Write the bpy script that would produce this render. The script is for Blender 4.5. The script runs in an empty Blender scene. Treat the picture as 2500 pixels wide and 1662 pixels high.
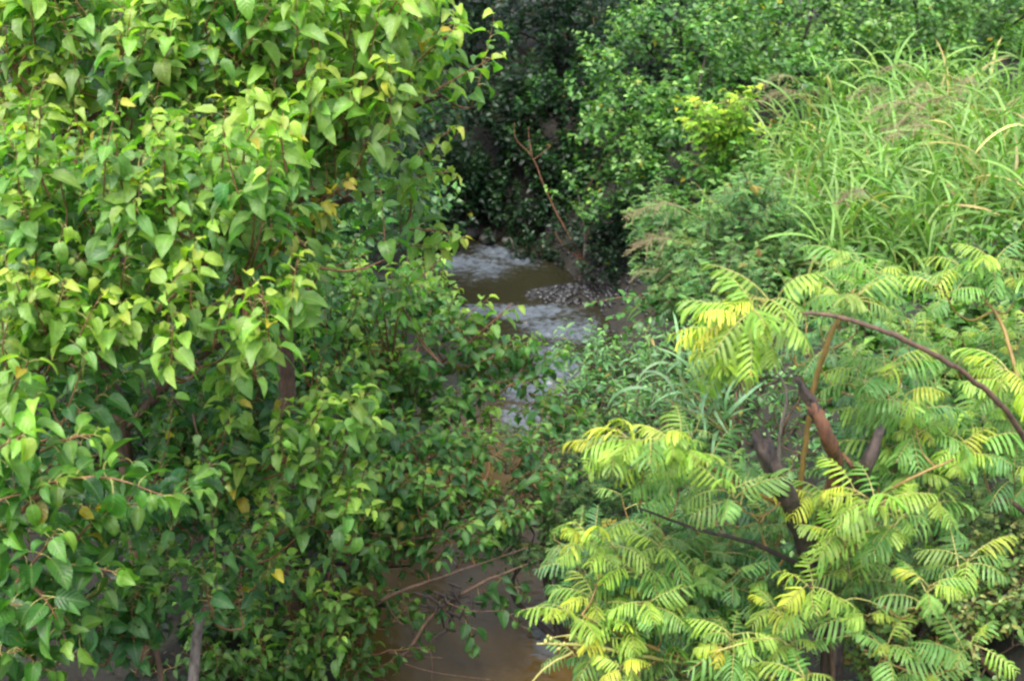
import bpy, math
import numpy as np
from mathutils import Matrix, Vector

rng = np.random.default_rng(11)
R_ = math.radians
sc = bpy.context.scene

# ------------------------------------------------------------------ camera
CAM = np.array([0.0, 0.0, 6.0]); PITCH = R_(20.0); F = 3630.0
cam_d = bpy.data.cameras.new('camera'); cam = bpy.data.objects.new('camera', cam_d)
sc.collection.objects.link(cam)
cam.location = CAM; cam.rotation_euler = (math.pi/2 - PITCH, 0, 0)
cam_d.sensor_width = 36.0; cam_d.lens = 36.0*F/2500.0
cam_d.clip_start = 0.1; cam_d.clip_end = 2000.0
cam_d.dof.use_dof = True; cam_d.dof.focus_distance = 9.5; cam_d.dof.aperture_fstop = 3.2
sc.camera = cam

# ------------------------------------------------------------------ sky, sun, exposure
SUN_EL, SUN_AZ = R_(62), R_(200)          # azimuth of the sun, clockwise from +Y
world = bpy.data.worlds.new('World'); sc.world = world; world.use_nodes = True
wn = world.node_tree.nodes; wl = world.node_tree.links
sky = wn.new('ShaderNodeTexSky'); sky.sky_type = 'NISHITA'; sky.sun_disc = False
sky.sun_elevation = SUN_EL; sky.sun_rotation = SUN_AZ
sky.air_density = 1.0; sky.dust_density = 4.0; sky.ozone_density = 1.0
hs = wn.new('ShaderNodeHueSaturation'); hs.inputs['Saturation'].default_value = 0.6
wl.new(sky.outputs[0], hs.inputs['Color'])
wl.new(hs.outputs[0], wn['Background'].inputs['Color'])
wn['Background'].inputs['Strength'].default_value = 0.15
sl = bpy.data.lights.new('sun', 'SUN'); so = bpy.data.objects.new('sun', sl); sc.collection.objects.link(so)
sl.energy = 1.1; sl.angle = R_(35); sl.color = (1.0, 0.975, 0.94)
sdir = Vector((math.sin(SUN_AZ)*math.cos(SUN_EL), math.cos(SUN_AZ)*math.cos(SUN_EL), math.sin(SUN_EL)))
so.rotation_euler = sdir.to_track_quat('Z', 'Y').to_euler(); so.location = (0, 0, 30)
sc.view_settings.view_transform = 'Standard'; sc.view_settings.look = 'None'
sc.view_settings.gamma = 1.0; sc.view_settings.exposure = 1.95
sc.view_settings.use_curve_mapping = False
cy = sc.cycles
cy.use_denoising = True
cy.max_bounces = 8; cy.diffuse_bounces = 5; cy.glossy_bounces = 3; cy.transmission_bounces = 4
cy.transparent_max_bounces = 4
cy.caustics_reflective = False; cy.caustics_refractive = False
cy.filter_width = 2.4

# ------------------------------------------------------------------ basic helpers
FW = np.array([0, math.cos(PITCH), -math.sin(PITCH)]); UP = np.array([0, math.sin(PITCH), math.cos(PITCH)])
def P(px, py, Y):
    d = FW + np.array([1.0, 0, 0])*(px-1250)/F + UP*(831-py)/F
    return CAM + d*(Y/d[1])
def ppm(px, py, Y):                       # metres per photo pixel at that place
    return float(np.dot(P(px, py, Y)-CAM, FW))/F
def unit(v):
    v = np.asarray(v, float); return v/(np.linalg.norm(v, axis=-1, keepdims=True)+1e-9)
def lerp(a, b, t): return a+(b-a)*t
def link(o): sc.collection.objects.link(o); return o

# ------------------------------------------------------------------ materials
def nt(m):
    m.use_nodes = True; t = m.node_tree; t.nodes.clear(); return t
def leaf_material(name, rough=0.38, trans=0.3, vein=1.0, spec=0.5):
    m = bpy.data.materials.new(name); t = nt(m); N = t.nodes; L = t.links
    out = N.new('ShaderNodeOutputMaterial'); pr = N.new('ShaderNodeBsdfPrincipled')
    tr = N.new('ShaderNodeBsdfTranslucent'); mix = N.new('ShaderNodeMixShader')
    at = N.new('ShaderNodeAttribute'); at.attribute_name = 'col'
    oi = N.new('ShaderNodeObjectInfo')
    mu = N.new('ShaderNodeMix'); mu.data_type = 'RGBA'; mu.blend_type = 'MULTIPLY'; mu.inputs[0].default_value = 1
    L.new(at.outputs['Color'], mu.inputs[6]); L.new(oi.outputs['Color'], mu.inputs[7])
    lf = N.new('ShaderNodeAttribute'); lf.attribute_name = 'lf'
    sx = N.new('ShaderNodeSeparateXYZ'); L.new(lf.outputs['Vector'], sx.inputs[0])
    ab = N.new('ShaderNodeMath'); ab.operation = 'ABSOLUTE'; L.new(sx.outputs['X'], ab.inputs[0])
    mr = N.new('ShaderNodeMapRange'); mr.inputs[1].default_value = 0.02; mr.inputs[2].default_value = 0.16
    mr.inputs[3].default_value = 1; mr.inputs[4].default_value = 0; L.new(ab.outputs[0], mr.inputs[0])
    # side veins: sin((t - 0.35|u|) * k)
    v1 = N.new('ShaderNodeMath'); v1.operation = 'MULTIPLY_ADD'; v1.inputs[1].default_value = -0.28
    L.new(ab.outputs[0], v1.inputs[0]); L.new(sx.outputs['Y'], v1.inputs[2])
    v2 = N.new('ShaderNodeMath'); v2.operation = 'MULTIPLY'; v2.inputs[1].default_value = 46; L.new(v1.outputs[0], v2.inputs[0])
    v3 = N.new('ShaderNodeMath'); v3.operation = 'SINE'; L.new(v2.outputs[0], v3.inputs[0])
    # blotch noise on the blade
    tc = N.new('ShaderNodeNewGeometry')
    nz = N.new('ShaderNodeTexNoise'); nz.inputs['Scale'].default_value = 22; nz.inputs['Detail'].default_value = 3
    L.new(tc.outputs['Position'], nz.inputs['Vector'])
    br = N.new('ShaderNodeMapRange'); br.inputs[1].default_value = 0.3; br.inputs[2].default_value = 0.7
    br.inputs[3].default_value = 0.8; br.inputs[4].default_value = 1.2; L.new(nz.outputs[0], br.inputs[0])
    m2 = N.new('ShaderNodeVectorMath'); m2.operation = 'SCALE'; L.new(mu.outputs[2], m2.inputs[0]); L.new(br.outputs[0], m2.inputs['Scale'])
    mid = N.new('ShaderNodeMix'); mid.data_type = 'RGBA'; mid.blend_type = 'ADD'
    mid.inputs[7].default_value = (0.07, 0.09, 0.03, 1)
    mk = N.new('ShaderNodeMath'); mk.operation = 'MULTIPLY'; mk.inputs[1].default_value = 0.8*vein; L.new(mr.outputs[0], mk.inputs[0])
    L.new(mk.outputs[0], mid.inputs[0]); L.new(m2.outputs[0], mid.inputs[6])
    if name == 'broad_leaf' or name == 'frond_leaf':
        ns = N.new('ShaderNodeTexNoise'); ns.inputs['Scale'].default_value = 48; ns.inputs['Detail'].default_value = 2; L.new(tc.outputs['Position'], ns.inputs['Vector'])
        sr_ = N.new('ShaderNodeMapRange'); sr_.inputs[1].default_value = .66; sr_.inputs[2].default_value = .74; sr_.inputs[4].default_value = .55; L.new(ns.outputs[0], sr_.inputs[0])
        spx = N.new('ShaderNodeMix'); spx.data_type = 'RGBA'; L.new(sr_.outputs[0], spx.inputs[0]); L.new(mid.outputs[2], spx.inputs[6]); spx.inputs[7].default_value = (.20, .15, .035, 1); mid = spx
    bp = N.new('ShaderNodeBump'); bp.inputs['Strength'].default_value = 0.25*vein; bp.inputs['Distance'].default_value = 0.004
    L.new(v3.outputs[0], bp.inputs['Height'])
    # underside is paler and duller
    bk = N.new('ShaderNodeMix'); bk.data_type = 'RGBA'; bk.blend_type = 'MIX'
    bkf = N.new('ShaderNodeMath'); bkf.operation = 'MULTIPLY'; bkf.inputs[1].default_value = 0.25
    L.new(tc.outputs['Backfacing'], bkf.inputs[0]); L.new(bkf.outputs[0], bk.inputs[0])
    L.new(mid.outputs[2], bk.inputs[6]); bk.inputs[7].default_value = (0.10, 0.20, 0.06, 1)
    L.new(bk.outputs[2], pr.inputs['Base Color'])
    if vein > 0: L.new(bp.outputs[0], pr.inputs['Normal'])
    pr.inputs['Roughness'].default_value = rough
    pr.inputs['Specular IOR Level'].default_value = spec
    ty = N.new('ShaderNodeMix'); ty.data_type = 'RGBA'; ty.blend_type = 'MULTIPLY'; ty.inputs[0].default_value = 1
    ty.inputs[7].default_value = (1.15, 1.5, 0.45, 1); L.new(mid.outputs[2], ty.inputs[6]); L.new(ty.outputs[2], tr.inputs['Color'])
    mix.inputs[0].default_value = trans
    L.new(pr.outputs[0], mix.inputs[1]); L.new(tr.outputs[0], mix.inputs[2]); L.new(mix.outputs[0], out.inputs[0])
    return m
def bark_material(name, c1, c2, scale=30, rough=0.8):
    m = bpy.data.materials.new(name); t = nt(m); N = t.nodes; L = t.links
    out = N.new('ShaderNodeOutputMaterial'); pr = N.new('ShaderNodeBsdfPrincipled')
    g = N.new('ShaderNodeNewGeometry'); nz = N.new('ShaderNodeTexNoise')
    nz.inputs['Scale'].default_value = scale; nz.inputs['Detail'].default_value = 6; nz.inputs['Roughness'].default_value = 0.65
    mp = N.new('ShaderNodeMapping'); mp.inputs['Scale'].default_value = (1, 1, 0.35)
    L.new(g.outputs['Position'], mp.inputs[0]); L.new(mp.outputs[0], nz.inputs['Vector'])
    cr = N.new('ShaderNodeValToRGB'); cr.color_ramp.elements[0].color = (*c1, 1); cr.color_ramp.elements[1].color = (*c2, 1)
    cr.color_ramp.elements[0].position = 0.36; cr.color_ramp.elements[1].position = 0.66
    L.new(nz.outputs[0], cr.inputs[0]); L.new(cr.outputs[0], pr.inputs['Base Color'])
    bp = N.new('ShaderNodeBump'); bp.inputs['Strength'].default_value = 0.6; bp.inputs['Distance'].default_value = 0.01
    L.new(nz.outputs[0], bp.inputs['Height']); L.new(bp.outputs[0], pr.inputs['Normal'])
    pr.inputs['Roughness'].default_value = rough; L.new(pr.outputs[0], out.inputs[0]); return m

M_LEAF = leaf_material('broad_leaf', 0.40, 0.48, 1.0, 0.5)
M_SMALL = leaf_material('small_leaf', 0.42, 0.36, 0.0)
M_WEED = leaf_material('weed_leaf', 0.45, 0.42, 0.0, 0.5)
M_FROND = leaf_material('frond_leaf', 0.5, 0.42, 0.0)
M_GRASS = leaf_material('grass_blade', 0.45, 0.36, 0.5, 0.4)
M_STALK = bark_material('leaf_stalk', (0.25, 0.24, 0.06), (0.38, 0.35, 0.11), 60, 0.5)
M_SHOOT = bark_material('young_shoot', (0.10, 0.045, 0.020), (0.20, 0.095, 0.04), 40, 0.6)
M_BARK = bark_material('bark', (0.045, 0.028, 0.018), (0.13, 0.075, 0.045), 30)
M_DARKBARK = bark_material('dark_bark', (0.012, 0.010, 0.009), (0.05, 0.036, 0.028), 30)
M_GREY = bark_material('grey_bark', (0.07, 0.058, 0.05), (0.22, 0.185, 0.155), 30)
M_RED = bark_material('red_twig', (0.09, 0.04, 0.022), (0.19, 0.09, 0.045), 30)
M_ORANGE = bark_material('orange_stem', (0.15, 0.095, 0.025), (0.27, 0.175, 0.05), 25, 0.6)
M_CHAR = bark_material('charred_bark', (0.008, 0.007, 0.008), (0.10, 0.07, 0.055), 22)
M_RAW = bark_material('raw_wood', (0.045, 0.022, 0.016), (0.20, 0.085, 0.04), 22)
M_STRAW = bark_material('straw', (0.20, 0.17, 0.08), (0.36, 0.31, 0.16), 50)
M_STRAWR = bark_material('reddish_straw', (0.15, 0.115, 0.06), (0.28, 0.22, 0.12), 50)

# ------------------------------------------------------------------ mesh building
class Soup:
    def __init__(s): s.V = []; s.T = []; s.M = []; s.C = []; s.U = []; s.n = 0
    def add(s, V, T, mat=0, col=(1, 1, 1), uv=None):
        V = np.asarray(V, float).reshape(-1, 3); T = np.asarray(T, np.int32).reshape(-1, 3)
        s.V.append(V); s.T.append(T+s.n); s.n += len(V)
        s.M.append(np.full(len(T), mat, np.int32) if np.isscalar(mat) else mat)
        c = np.asarray(col, float); s.C.append(np.broadcast_to(c, (len(V), 3)) if c.ndim == 1 else c)
        s.U.append(np.ones((len(V), 3)) if uv is None else uv)
    def mesh(s, name, mats):
        me = bpy.data.meshes.new(name)
        V = np.concatenate(s.V); T = np.concatenate(s.T); M = np.concatenate(s.M); C = np.concatenate(s.C); U = np.concatenate(s.U)
        me.vertices.add(len(V)); me.vertices.foreach_set('co', V.astype(np.float32).ravel())
        me.loops.add(T.size); me.loops.foreach_set('vertex_index', T.ravel())
        me.polygons.add(len(T)); me.polygons.foreach_set('loop_start', np.arange(0, T.size, 3, dtype=np.int32))
        me.polygons.foreach_set('material_index', M)
        me.polygons.foreach_set('use_smooth', np.ones(len(T), bool))
        a = me.attributes.new('col', 'FLOAT_COLOR', 'POINT')
        a.data.foreach_set('color', np.c_[C, np.ones(len(C))].astype(np.float32).ravel())
        b = me.attributes.new('lf', 'FLOAT_VECTOR', 'POINT'); b.data.foreach_set('vector', U.astype(np.float32).ravel())
        for m in mats: me.materials.append(m)
        me.update(calc_edges=True)
        return me
def grid_tris(nu, nv):
    i = np.arange(nu-1)[:, None]*nv + np.arange(nv-1)[None, :]
    i = i.ravel(); return np.concatenate([np.c_[i, i+nv, i+1], np.c_[i+1, i+nv, i+nv+1]])
def tube(pts, rad, n=5, cap=True):
    pts = np.asarray(pts, float); rad = np.asarray(rad, float); K = len(pts)
    t = unit(np.gradient(pts, axis=0)); ref = np.array([0.31, 0.17, 0.93]) if abs(t[:, 2]).mean() < .8 else np.array([0.93, .2, .3])
    u = unit(np.cross(t, ref)); v = np.cross(t, u)
    a = np.linspace(0, 2*np.pi, n, endpoint=False)
    V = pts[:, None]+rad[:, None, None]*(np.cos(a)[None, :, None]*u[:, None]+np.sin(a)[None, :, None]*v[:, None])
    k, j = np.meshgrid(np.arange(K-1), np.arange(n), indexing='ij'); k = k.ravel(); j = j.ravel(); j2 = (j+1) % n
    T = np.concatenate([np.c_[k*n+j, k*n+j2, (k+1)*n+j], np.c_[k*n+j2, (k+1)*n+j2, (k+1)*n+j]])
    V = V.reshape(-1, 3)
    if cap:
        V = np.r_[V, pts[-1:], pts[:1]]; j = np.arange(n)
        T = np.r_[T, np.c_[(K-1)*n+j, (K-1)*n+(j+1) % n, np.full(n, K*n)], np.c_[(j+1) % n, j, np.full(n, K*n+1)]]
    return V, T
def smooth_path(pts, m=6):
    pts = np.asarray(pts, float)
    if len(pts) < 3: return np.array([lerp(pts[0], pts[-1], t) for t in np.linspace(0, 1, m+1)])
    q = np.r_[[2*pts[0]-pts[1]], pts, [2*pts[-1]-pts[-2]]]; out = []
    for i in range(len(pts)-1):
        a, b, c, d = q[i:i+4]
        for t in np.arange(m)/m:
            out.append(.5*((2*b)+(c-a)*t+(2*a-5*b+4*c-d)*t*t+(3*b-3*c+d-a)*t**3))
    out.append(pts[-1]); return np.array(out)

# ------------------------------------------------------------------ leaf shapes
class Tmpl:
    def __init__(s, V, T, M, U, mats, reach=1.0, pinna=None):
        s.V, s.T, s.M, s.U, s.mats, s.reach, s.pinna = V, T, M, U, mats, reach, pinna
        s.C = V.mean(0); s.me = None; s.size = (V.max(0)-V.min(0)).max()
    def mesh(s):
        if s.me is None:
            q = Soup(); q.add(s.V, s.T, s.M, (1, 1, 1), s.U); s.me = q.mesh('leaf', s.mats)
        return s.me
def blade(prof, L, a0, a1, start, fold=0.25, wave=0.0, twist=0.0, across=5, side=None):
    t = np.array([p[0] for p in prof]); w = np.array([p[1] for p in prof])
    n = len(t); ang = lerp(a0, a1, np.clip(t, 0, 1)**0.9); dt = np.diff(t, prepend=t[0])*L
    x = np.cumsum(np.cos(ang)*dt); z = np.cumsum(np.sin(ang)*dt)
    c = np.c_[x, np.zeros(n), z]; nrm = np.c_[-np.sin(ang), np.zeros(n), np.cos(ang)]
    us = np.linspace(-1, 1, across)
    V = np.zeros((n, across, 3)); U = np.zeros((n, across, 3))
    for k, u in enumerate(us):
        tw = twist*t
        sv = np.c_[np.zeros(n), np.cos(tw), np.zeros(n)]+nrm*np.sin(tw)[:, None]
        V[:, k] = c+sv*(u*w*L)[:, None]+nrm*(fold*abs(u)**1.3*w*L+wave*L*np.sin(9*t+2.2*u)*abs(u))[:, None]
        U[:, k, 0] = u; U[:, k, 1] = t
    return V.reshape(-1, 3)+np.asarray(start), grid_tris(n, across), U.reshape(-1, 3)
HEART = [(-0.06, .11), (0.0, .22), (.10, .29), (.24, .325), (.40, .305), (.56, .245), (.72, .165), (.86, .085), (.95, .03), (1.0, .004)]
OVAL = [(0, .03), (.3, .26), (.66, .21), (1, .005)]
def broad_template(i, across=3):
    r = np.random.default_rng(100+i)
    pl = r.uniform(.28, .5); e0 = r.uniform(.2, 1.1); e1 = r.uniform(-.55, .25)
    k = 4 if across == 5 else 3; an = np.linspace(e0, e1, k); pp = np.zeros((k, 3))
    pp[1:, 0] = np.cumsum(np.cos(an[1:])*pl/(k-1)); pp[1:, 2] = np.cumsum(np.sin(an[1:])*pl/(k-1))
    pv, pt = tube(pp, np.linspace(.021, .015, k), 3, False)
    a0 = e1-r.uniform(.0, .3); a1 = a0-r.uniform(.2, 1.25)
    if i % 6 == 5: a1 = a0-r.uniform(1.5, 2.1)              # a curled leaf
    wd = r.uniform(.78, 1.08); H_ = HEART if across == 5 else [HEART[k_] for k_ in (0, 1, 3, 5, 7, 9)]; prof = [(t, w*wd) for t, w in H_]
    if i % 7 == 3: prof = [(t, w*(.62 if .3 < t < .6 else 1)*wd) for t, w in H_]   # a chewed leaf
    bv, bt, bu = blade(prof, 1.0, a0, a1, pp[-1], r.uniform(.1, .8), r.uniform(0, .04), r.uniform(-1.0, 1.0), across)
    V = np.r_[pv, bv]; T = np.r_[pt, bt+len(pv)]; M = np.r_[np.ones(len(pt), np.int32), np.zeros(len(bt), np.int32)]
    return Tmpl(V, T, M, np.r_[np.ones((len(pv), 3)), bu], [M_LEAF, M_STALK])
def small_template(i, prof=OVAL, wide=1.25):
    r = np.random.default_rng(200+i); a0 = r.uniform(-.5, .5)
    V, T, U = blade([(t, w*wide) for t, w in prof], 1.0, a0, a0-r.uniform(.3, 1.0), (0.05, 0, 0), r.uniform(.1, .5), 0, r.uniform(-.5, .5), 3)
    return Tmpl(V, T, np.zeros(len(T), np.int32), U, [M_SMALL])
def pinnate_template(i, pairs=6, ll=.36, lw=.30, a=(.3, -.5), mat=None, term=True):
    # once-pinnate leaf: stalk + paired leaflets
    r = np.random.default_rng(300+i); k = 4; an = np.linspace(a[0], a[1]-r.uniform(0, .4), k); pp = np.zeros((k, 3))
    pp[1:, 0] = np.cumsum(np.cos(an[1:])/(k-1)); pp[1:, 2] = np.cumsum(np.sin(an[1:])/(k-1))
    q = Soup(); v, t = tube(pp, np.linspace(.014, .006, k), 3, False); q.add(v, t, 1)
    prof = [(0, .02), (.4, lw*.95), (1, .01)]
    for j in range(pairs):
        f = .2+.78*j/(pairs-1); x = f*(k-1); b = pp[int(x)]+(pp[min(int(x)+1, k-1)]-pp[int(x)])*(x-int(x))
        for sgn in (-1, 1):
            L = ll*(1-.35*abs(f-.5))*r.uniform(.85, 1.1)
            V, T, U = blade(prof, L, r.uniform(-.35, .1), r.uniform(-.9, -.2), (0, 0, 0), .3, 0, 0, 2)
            az = sgn*r.uniform(.85, 1.25); c, s_ = math.cos(az), math.sin(az)
            V = V@np.array([[c, s_, 0], [-s_, c, 0], [0, 0, 1]])
            q.add(V+b, T, 0, (1, 1, 1), U)
    V = np.concatenate(q.V); T = np.concatenate(q.T); M = np.concatenate(q.M); U = np.concatenate(q.U)
    return Tmpl(V, T, M, U, [mat or M_SMALL, M_STALK])
def frond_template(i, pairs=10):
    # twice-pinnate leaf: an arching stalk with drooping, strap-like pinnae
    r = np.random.default_rng(400+i); k = 10; e0 = r.uniform(.35, .8); e1 = r.uniform(-.75, -.25)
    an = np.linspace(e0, e1, k); pp = np.zeros((k, 3))
    pp[1:, 0] = np.cumsum(np.cos(an[1:])/(k-1)); pp[1:, 2] = np.cumsum(np.sin(an[1:])/(k-1))
    q = Soup(); v, t = tube(pp, np.linspace(.0125, .005, k), 4, False); q.add(v, t, 1)
    prof = [(0, .015), (.08, .062), (.22, .07), (.36, .062), (.5, .077), (.64, .062), (.8, .07), (.92, .05), (1, .006)]; lo = Soup(); lo.add(*tube(pp[::3], np.linspace(.0125, .005, 4), 3, False), 1)
    pin = []
    for j in range(pairs):
        f = .25+.74*j/(pairs-1); x = f*(k-1); b = pp[int(x)]+(pp[min(int(x)+1, k-1)]-pp[int(x)])*(x-int(x))
        env = math.sin(math.pi*(.22+.66*(f-.25)/.75))
        for sgn in (-1, 1):
            if r.random() < .06: continue
            L = .45*env*r.uniform(.78, 1.1); a0 = r.uniform(-.35, -.05)
            V, T, U = blade([(a, w*.96*r.uniform(.85, 1.1)) for a, w in prof], L, a0, a0-r.uniform(.6, 1.5), (0, 0, 0), .35, 0, r.uniform(-.8, .8), 3)
            az = sgn*lerp(1.3, .75, (f-.25)/.75)*r.uniform(.9, 1.1); c, s_ = math.cos(az), math.sin(az)
            V = V@np.array([[c, s_, 0], [-s_, c, 0], [0, 0, 1]])+b
            q.add(V, T, 0, (1, 1, 1), U); pin.append((V, T, U))
            g3 = V.reshape(9, 3, 3)[[0, 1, 4, 8]][:, [0, 2]]; lo.add(g3.reshape(-1, 3), grid_tris(4, 2), 0, (1, 1, 1), np.tile([.5, .5, 0], (8, 1)))
    V = np.concatenate(q.V); T = np.concatenate(q.T); M = np.concatenate(q.M); U = np.concatenate(q.U)
    tm = Tmpl(V, T, M, U, [M_FROND, M_STALK], 1.0, pin); tm.rachis = (v, t); tm.pin_me = None
    tm.low = Tmpl(np.concatenate(lo.V), np.concatenate(lo.T), np.concatenate(lo.M), np.concatenate(lo.U), [M_FROND, M_STALK])
    return tm
def grass_template(i, w=.0165):
    r = np.random.default_rng(500+i); a0 = r.uniform(.9, 1.35); a1 = r.uniform(-1.3, -.1)
    ts = np.linspace(0, 1, 8); prof = [(t, w*(.55+.9*min(t*4, 1)*(1-t)**.8) if t < 1 else .0006) for t in ts]
    V, T, U = blade(prof, 1.0, a0, a1, (0, 0, 0), .35, 0, r.uniform(-1.2, 1.2), 3)
    return Tmpl(V, T, np.zeros(len(T), np.int32), U, [M_GRASS])
def panicle_template(i, mat):
    r = np.random.default_rng(600+i); q = Soup(); k = 8
    an = np.linspace(.6, -.7, k); pp = np.zeros((k, 3)); pp[1:, 0] = np.cumsum(np.cos(an[1:])/(k-1)); pp[1:, 2] = np.cumsum(np.sin(an[1:])/(k-1))
    v, t = tube(pp, np.linspace(.012, .005, k), 3, False); q.add(v, t, 0)
    for j in range(26):
        f = .1+.9*j/26; x = f*(k-1); b = pp[int(x)]+(pp[min(int(x)+1, k-1)]-pp[int(x)])*(x-int(x))
        L = .42*(1-.65*f)*r.uniform(.7, 1.2); az = r.uniform(-1.3, 1.3); el = r.uniform(-.5, .7)
        d = np.array([math.cos(az)*math.cos(el), math.sin(az)*math.cos(el), math.sin(el)])
        path = np.array([b+d*L*s+np.array([0, 0, -.5*L*s*s]) for s in np.linspace(0, 1, 4)])
        v, t = tube(path, [.004]*4, 3, False); q.add(v, t, 0)
        for s in np.linspace(.35, 1, 7):
            c = lerp(path[0], path[3], s)+r.normal(0, .012, 3); g = r.normal(0, 1, 3); g = g/np.linalg.norm(g); h = unit(np.cross(g, [.3, .5, .8]))
            e = unit(d+np.array([0, 0, -.6]))
            q.add(np.array([c-e*.022, c+h*.009, c+e*.022, c-h*.009, c+np.cross(e, h)*.008]), [[0, 1, 4], [1, 2, 4], [2, 3, 4], [3, 0, 4], [0, 3, 1], [1, 3, 2]], 0)
    V = np.concatenate(q.V); T = np.concatenate(q.T); M = np.concatenate(q.M)
    return Tmpl(V, T, M, np.ones((len(V), 3)), [mat])
T_BROAD = [broad_template(i) for i in range(24)]
T_BIG = [broad_template(i, 5) for i in range(24)]
T_SMALL = [small_template(i) for i in range(8)]
T_HEART = [small_template(i, [(-.06, .12), (.14, .35), (.55, .25), (1, .005)], 1.0) for i in range(8)]
T_NARROW = [small_template(i, OVAL, .62) for i in range(6)]
T_PINN = [pinnate_template(i, 7, .42, .30, mat=M_WEED) for i in range(6)]
T_FINE = [pinnate_template(20+i, 6, .34, .20, mat=M_WEED) for i in range(6)]
T_FROND = [frond_template(i, (8, 9, 10, 11)[i % 4]) for i in range(14)]
T_GRASS = [grass_template(i) for i in range(18)]
T_REED = [grass_template(30+i, .026) for i in range(6)]
T_PANI = [panicle_template(i, M_STRAW) for i in range(3)]
T_PANIR = [panicle_template(9+i, M_STRAWR) for i in range(3)]

# ------------------------------------------------------------------ terrain
CL_Y = np.array([-40, 0, 6, 9.8, 10.7, 12.9, 14, 16, 18, 20, 24, 40, 400.])
CL_X = np.array([.2, -.1, -.2, -.3, -.5, -.35, -.1, .4, .25, -.35, -1.2, -2.5, -8.])
def cx(y): return np.interp(y, CL_Y, CL_X)
def rough_noise(x, y):
    return (np.sin(2.1*x+1.3*y)+np.sin(-1.7*x+2.6*y+1)+.6*np.sin(5.3*x+.7*y)+.5*np.sin(1.1*x-6.1*y+2)+.3*np.sin(11*x+9*y)+.25*np.sin(-13*x+8*y))
def ground(x, y):
    x = np.asarray(x, float); y = np.asarray(y, float)
    d = x-cx(y); near = np.clip((11-y)/5, 0, 1)
    hr = np.interp(d, [-.2, .75, .95, 1.7, 3.2, 6, 40, 400], [-.35, -.12, .1, .75, 1.75, 2.35, 3.2, 4.0])
    hl = np.interp(-d, [-.2, .85, 1.05, 1.8, 3.2, 6, 40, 400], [-.35, -.12, .1, .7, 1.35, 2.0, 3.2, 4.0])
    h = np.where(d > 0, hr*(1+.25*near), hl)
    h = h+.045*rough_noise(x, y)*np.clip((np.abs(d)-.7)/.8, 0, 1)
    # gravel bar that runs out from the right bank
    bar = np.exp(-((x-1.0)/.95)**2-((y-18.2)/.48)**2)
    h = np.maximum(h, -.14+.26*bar)
    # the creek turns away: the far bank closes the view
    return np.maximum(h, np.clip((y-20.9)*.8, -.5, 2.2)+.05*rough_noise(x, y)*np.clip(y-20.9, 0, 1))
M_SOIL = bpy.data.materials.new('bank_soil'); t = nt(M_SOIL); N = t.nodes; L = t.links
out = N.new('ShaderNodeOutputMaterial'); pr = N.new('ShaderNodeBsdfPrincipled'); g = N.new('ShaderNodeNewGeometry')
n1 = N.new('ShaderNodeTexNoise'); n1.inputs['Scale'].default_value = 6; n1.inputs['Detail'].default_value = 9; n1.inputs['Roughness'].default_value = .7
L.new(g.outputs['Position'], n1.inputs['Vector'])
cr = N.new('ShaderNodeValToRGB'); e = cr.color_ramp.elements
e[0].color = (.010, .008, .006, 1); e[0].position = .3; e[1].color = (.034, .027, .019, 1); e[1].position = .72
k = e.new(.5); k.color = (.018, .017, .010, 1)
L.new(n1.outputs[0], cr.inputs[0]); L.new(cr.outputs[0], pr.inputs['Base Color']); pr.inputs['Roughness'].default_value = .85
bp = N.new('ShaderNodeBump'); bp.inputs['Strength'].default_value = .9; bp.inputs['Distance'].default_value = .05
L.new(n1.outputs[0], bp.inputs['Height']); L.new(bp.outputs[0], pr.inputs['Normal']); L.new(pr.outputs[0], out.inputs[0])
def axis(a, b, step, far, n=14):
    core = np.arange(a, b+1e-6, step); g = np.geomspace(step*2, far, n)
    return np.r_[core[0]-np.cumsum(g)[::-1], core, core[-1]+np.cumsum(g)]
gx = axis(-5, 7, .1, 120); gy = axis(5, 24, .1, 120)
X, Y = np.meshgrid(gx, gy, indexing='ij'); Z = ground(X, Y)
q = Soup(); q.add(np.c_[X.ravel(), Y.ravel(), Z.ravel()], grid_tris(len(gx), len(gy))[:, ::-1])
go = link(bpy.data.objects.new('ground', q.mesh('ground', [M_SOIL]))); go['kind'] = 'structure'
# ------------------------------------------------------------------ water
M_WATER = bpy.data.materials.new('muddy_water'); t = nt(M_WATER); N = t.nodes; L = t.links
out = N.new('ShaderNodeOutputMaterial'); pr = N.new('ShaderNodeBsdfPrincipled'); g = N.new('ShaderNodeNewGeometry')
n1 = N.new('ShaderNodeTexNoise'); n1.inputs['Scale'].default_value = 1.6; n1.inputs['Detail'].default_value = 5; L.new(g.outputs['Position'], n1.inputs['Vector'])
cr = N.new('ShaderNodeValToRGB'); e = cr.color_ramp.elements
e[0].color = (.048, .031, .009, 1); e[0].position = .3; e[1].color = (.092, .057, .016, 1); e[1].position = .7
L.new(n1.outputs[0], cr.inputs[0])
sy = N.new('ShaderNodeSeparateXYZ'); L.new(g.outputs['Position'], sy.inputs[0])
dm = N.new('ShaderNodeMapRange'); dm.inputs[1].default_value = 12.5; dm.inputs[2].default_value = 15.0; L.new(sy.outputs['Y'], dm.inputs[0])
shade_mix = N.new('ShaderNodeMix'); shade_mix.data_type = 'RGBA'; L.new(dm.outputs[0], shade_mix.inputs[0]); L.new(cr.outputs[0], shade_mix.inputs[6]); shade_mix.inputs[7].default_value = (.020, .019, .010, 1)  # canopy shade upstream, put into the water colour as a darker olive
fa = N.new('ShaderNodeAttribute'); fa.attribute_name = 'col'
fp = N.new('ShaderNodeMapping'); fp.inputs['Scale'].default_value = (7, 26, 1); L.new(g.outputs['Position'], fp.inputs[0])
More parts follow.
